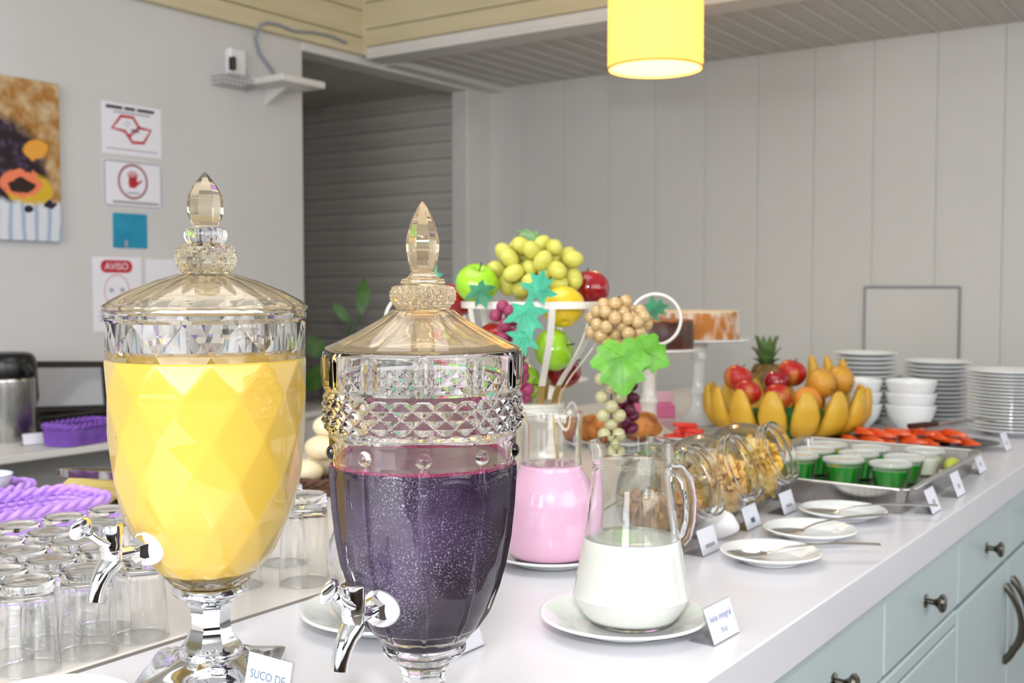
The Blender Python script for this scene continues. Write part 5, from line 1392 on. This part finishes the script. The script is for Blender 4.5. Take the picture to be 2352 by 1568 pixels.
# ---- painting
def painting():
    m = mat('still_life', '#b08040', 0.6); nt = m.node_tree; N = nt.nodes; L = nt.links
    tc = N.new('ShaderNodeTexCoord'); sx = N.new('ShaderNodeSeparateXYZ'); L.new(tc.outputs['Object'], sx.inputs[0])
    def math_(op, a, b=None, clamp=False):
        n = N.new('ShaderNodeMath'); n.operation = op; n.use_clamp = clamp
        for i, v in enumerate((a, b)):
            if v is None: continue
            if isinstance(v, (int, float)): n.inputs[i].default_value = v
            else: L.new(v, n.inputs[i])
        return n.outputs[0]
    nz = N.new('ShaderNodeTexNoise'); nz.inputs['Scale'].default_value = 22; nz.inputs['Detail'].default_value = 5; L.new(tc.outputs['Object'], nz.inputs['Vector'])
    wob = math_('MULTIPLY', math_('SUBTRACT', nz.outputs['Fac'], 0.5), 0.05)
    X = math_('ADD', sx.outputs[0], wob); Z = math_('ADD', sx.outputs[2], wob)
    def mixc(fac, a, b):
        n = N.new('ShaderNodeMix'); n.data_type = 'RGBA'
        L.new(fac, n.inputs[0])
        for i, v in ((6, a), (7, b)):
            if isinstance(v, str): n.inputs[i].default_value = lin(v)
            else: L.new(v, n.inputs[i])
        return n.outputs[2]
    def blob(cx_, cz_, rx, rz, soft=8.0):
        dx = math_('DIVIDE', math_('SUBTRACT', X, cx_), rx); dz = math_('DIVIDE', math_('SUBTRACT', Z, cz_), rz)
        d = math_('SQRT', math_('ADD', math_('MULTIPLY', dx, dx), math_('MULTIPLY', dz, dz)))
        return math_('MULTIPLY', math_('SUBTRACT', 1.0, d), soft, True)
    bg = N.new('ShaderNodeValToRGB'); bg.color_ramp.elements[0].color = lin('#a87430'); bg.color_ramp.elements[1].color = lin('#cdb48c')
    bg.color_ramp.elements[0].position = 0.38; bg.color_ramp.elements[1].position = 0.66; L.new(nz.outputs['Fac'], bg.inputs[0])
    vo = N.new('ShaderNodeTexVoronoi'); vo.inputs['Scale'].default_value = 42; L.new(tc.outputs['Object'], vo.inputs['Vector'])
    gr = N.new('ShaderNodeValToRGB'); gr.color_ramp.elements[0].color = lin('#55405e'); gr.color_ramp.elements[1].color = lin('#1d1018'); gr.color_ramp.elements[1].position = 0.6; L.new(vo.outputs['Distance'], gr.inputs[0])
    c = mixc(blob(-0.02, -0.06, 0.21, 0.21, 7), bg.outputs[0], gr.outputs[0])
    c = mixc(blob(0.135, 0.035, 0.042, 0.030, 5), c, '#e9a23c')
    c = mixc(blob(0.115, -0.095, 0.085, 0.055, 8), c, '#d8b02a')
    c = mixc(blob(0.085, -0.075, 0.075, 0.045, 8), c, '#f0825a')
    c = mixc(blob(0.085, -0.085, 0.050, 0.022, 6), c, '#2a1410')
    cl = math_('MULTIPLY', math_('SUBTRACT', -0.125, Z), 60.0, True)
    wv = N.new('ShaderNodeTexWave'); wv.inputs['Scale'].default_value = 7; wv.inputs['Distortion'].default_value = 2; L.new(tc.outputs['Object'], wv.inputs['Vector'])
    cr = N.new('ShaderNodeValToRGB'); cr.color_ramp.elements[0].color = lin('#9fb3cc'); cr.color_ramp.elements[1].color = lin('#d9dee4'); cr.color_ramp.elements[1].position = 0.45; L.new(wv.outputs['Fac'], cr.inputs[0])
    c = mixc(cl, c, cr.outputs[0])
    c = mixc(blob(0.115, -0.150, 0.016, 0.014, 6), c, '#241a34'); c = mixc(blob(0.185, -0.138, 0.022, 0.013, 6), c, '#241a34')
    L.new(c, pbsdf(m).inputs['Base Color']); return m
MT['painting'] = painting()
t = thing('painting', 'unframed still-life painting of dark grapes and papaya, cut by the left edge', 'painting', (1.915, 3.3395, 1.69))
MB().box(-0.225, 0.225, -0.028, 0, -0.258, 0.258, 0.002).obj('canvas', 'painting', t, 0)

# ---- socket, wire rack, small shelf and cables high on the wall
t = thing('wall_socket', 'white wall socket with a dark plug, high beside the little shelf', 'socket', (2.895, 3.3395, 2.145))
MB().box(-0.040, 0.040, -0.035, 0, -0.048, 0.050, 0.006).obj('box', 'white_plastic', t, 0)
MB().box(-0.050, -0.030, -0.060, -0.034, -0.040, 0.010, 0.004).obj('plug', 'black', t, 0)
t = thing('wire_rack', 'small grey wire rack under the wall socket', 'rack', (2.880, 3.3395, 2.045))
MT['greywire'] = mat('grey_wire', '#8d8f94', 0.4, 0.5)
for z in (0.0, 0.016, 0.032): MB().tube([(-0.085, 0, z), (-0.085, -0.06, z), (0.075, -0.06, z), (0.075, 0, z)], 0.0018, 6).obj('rail', 'greywire', t, 60)
for k in range(9): MB().tube([(-0.085 + 0.02 * k, -0.060, 0.034), (-0.085 + 0.02 * k, -0.060, 0.0), (-0.085 + 0.02 * k, 0, 0.0)], 0.0014, 5).obj('wire', 'greywire', t, 60)
t = thing('wall_shelf', 'little white shelf jutting over the edge of the dark opening', 'shelf', (3.065, 3.3395, 2.065))
MB().box(-0.115, 0.115, -0.215, 0, 0.0, 0.026, 0.003).obj('board', 'white_trim', t, 0)
MB().prism([(0, 0), (-0.12, 0), (0, -0.06)], 0.012, Matrix(((0, 0, 1, -0.006), (1, 0, 0, 0), (0, 1, 0, 0), (0, 0, 0, 1)))).obj('bracket', 'white_trim', t, 0)
MT['cable'] = mat('grey_cable', '#8f96a6', 0.5)
cp = [(3.11, 3.325, 2.092), (3.087, 3.325, 2.143), (3.024, 3.330, 2.201), (3.005, 3.330, 2.256), (2.998, 3.296, 2.300), (3.032, 3.294, 2.317), (3.089, 3.294, 2.321), (3.183, 3.294, 2.311), (3.281, 3.294, 2.326), (3.381, 3.294, 2.330), (3.478, 3.294, 2.319)]
tag(MB().tube(cp, 0.0052, 8).obj('cable', 'cable', None, 60), 'grey cable looping from the little shelf over the beige bulkhead', 'cable')
tag(MB().tube([(2.936, 3.334, 2.175), (2.955, 3.330, 2.140), (2.975, 3.330, 2.110), (3.000, 3.330, 2.0935)], 0.003, 8).obj('cable', 'white_plastic', None, 60), 'short white lead from the socket to the little shelf', 'cable')

# ---- plant on the sill of the dark opening
MT['foliage'] = noisy('house_leaf', '#4f7d2e', '#2f5a1e', 20, 0.45)
MT['pot'] = mat('grey_pot', '#7e7c78', 0.6)
t = thing('potted_plant', 'leafy green pot plant on the sill of the dark opening', 'plant', (3.60, 3.50, 0.7605))
MB().lathe([(0.055, 0.0), (0.075, 0.12), (0.078, 0.125), (0.070, 0.125), (0.066, 0.11), (0.0, 0.11)], 32).obj('pot', 'pot', t, 40)
def pleaf(p, d, L_, wd, nrm):
    d = Vector(d).normalized(); nrm = Vector(nrm); nrm = (nrm - d * nrm.dot(d)).normalized(); s_ = d.cross(nrm)
    vs = []; fs = []; n = 7
    for i in range(n + 1):
        u = i / n; w_ = wd * math.sin(PI * min(1, u * 0.97 + 0.03)) ** 0.8; c = Vector(p) + d * L_ * u - nrm * (0.18 * L_ * u * u)
        vs += [c - s_ * w_, c - nrm * 0.004, c + s_ * w_, c + nrm * 0.0015]
    for i in range(n):
        for k in range(4): fs.append((i * 4 + k, i * 4 + (k + 1) % 4, (i + 1) * 4 + (k + 1) % 4, (i + 1) * 4 + k))
    fs += [(3, 2, 1, 0), tuple(n * 4 + k for k in range(4))]
    return MB().add(vs, fs)
B0 = Vector((3.60, 3.50, 0.7605))
pl_ = [((3.665, 3.392, 1.16), (0.1, 0.0, 1), 0.17, 0.034), ((3.640, 3.43, 1.12), (-0.35, 0.25, 0.5), 0.13, 0.022), ((3.690, 3.33, 1.10), (0.3, -0.5, 0.15), 0.16, 0.045), ((3.66, 3.36, 1.04), (0.1, -0.3, -0.1), 0.14, 0.040),
       ((3.56, 3.47, 0.93), (-0.5, 0.3, -0.35), 0.18, 0.050), ((3.58, 3.45, 0.90), (0.1, -0.3, -0.5), 0.17, 0.048), ((3.56, 3.50, 0.98), (-0.4, 0.2, 0.3), 0.15, 0.045), ((3.64, 3.50, 0.98), (0.5, 0.1, 0.3), 0.15, 0.042)]
for p, d, L_, wd in pl_:
    p = Vector(p)
    MB().tube([(0, 0, 0.10), tuple((p - B0) * 0.5 + Vector((0, 0, 0.05))), tuple(p - B0)], 0.004, 6).obj('stalk', 'foliage', t, 60)
    pleaf(p - B0, d, L_, wd, -FWD + Vector((0, 0, 0.4))).obj('leaf', 'foliage', t, 60)
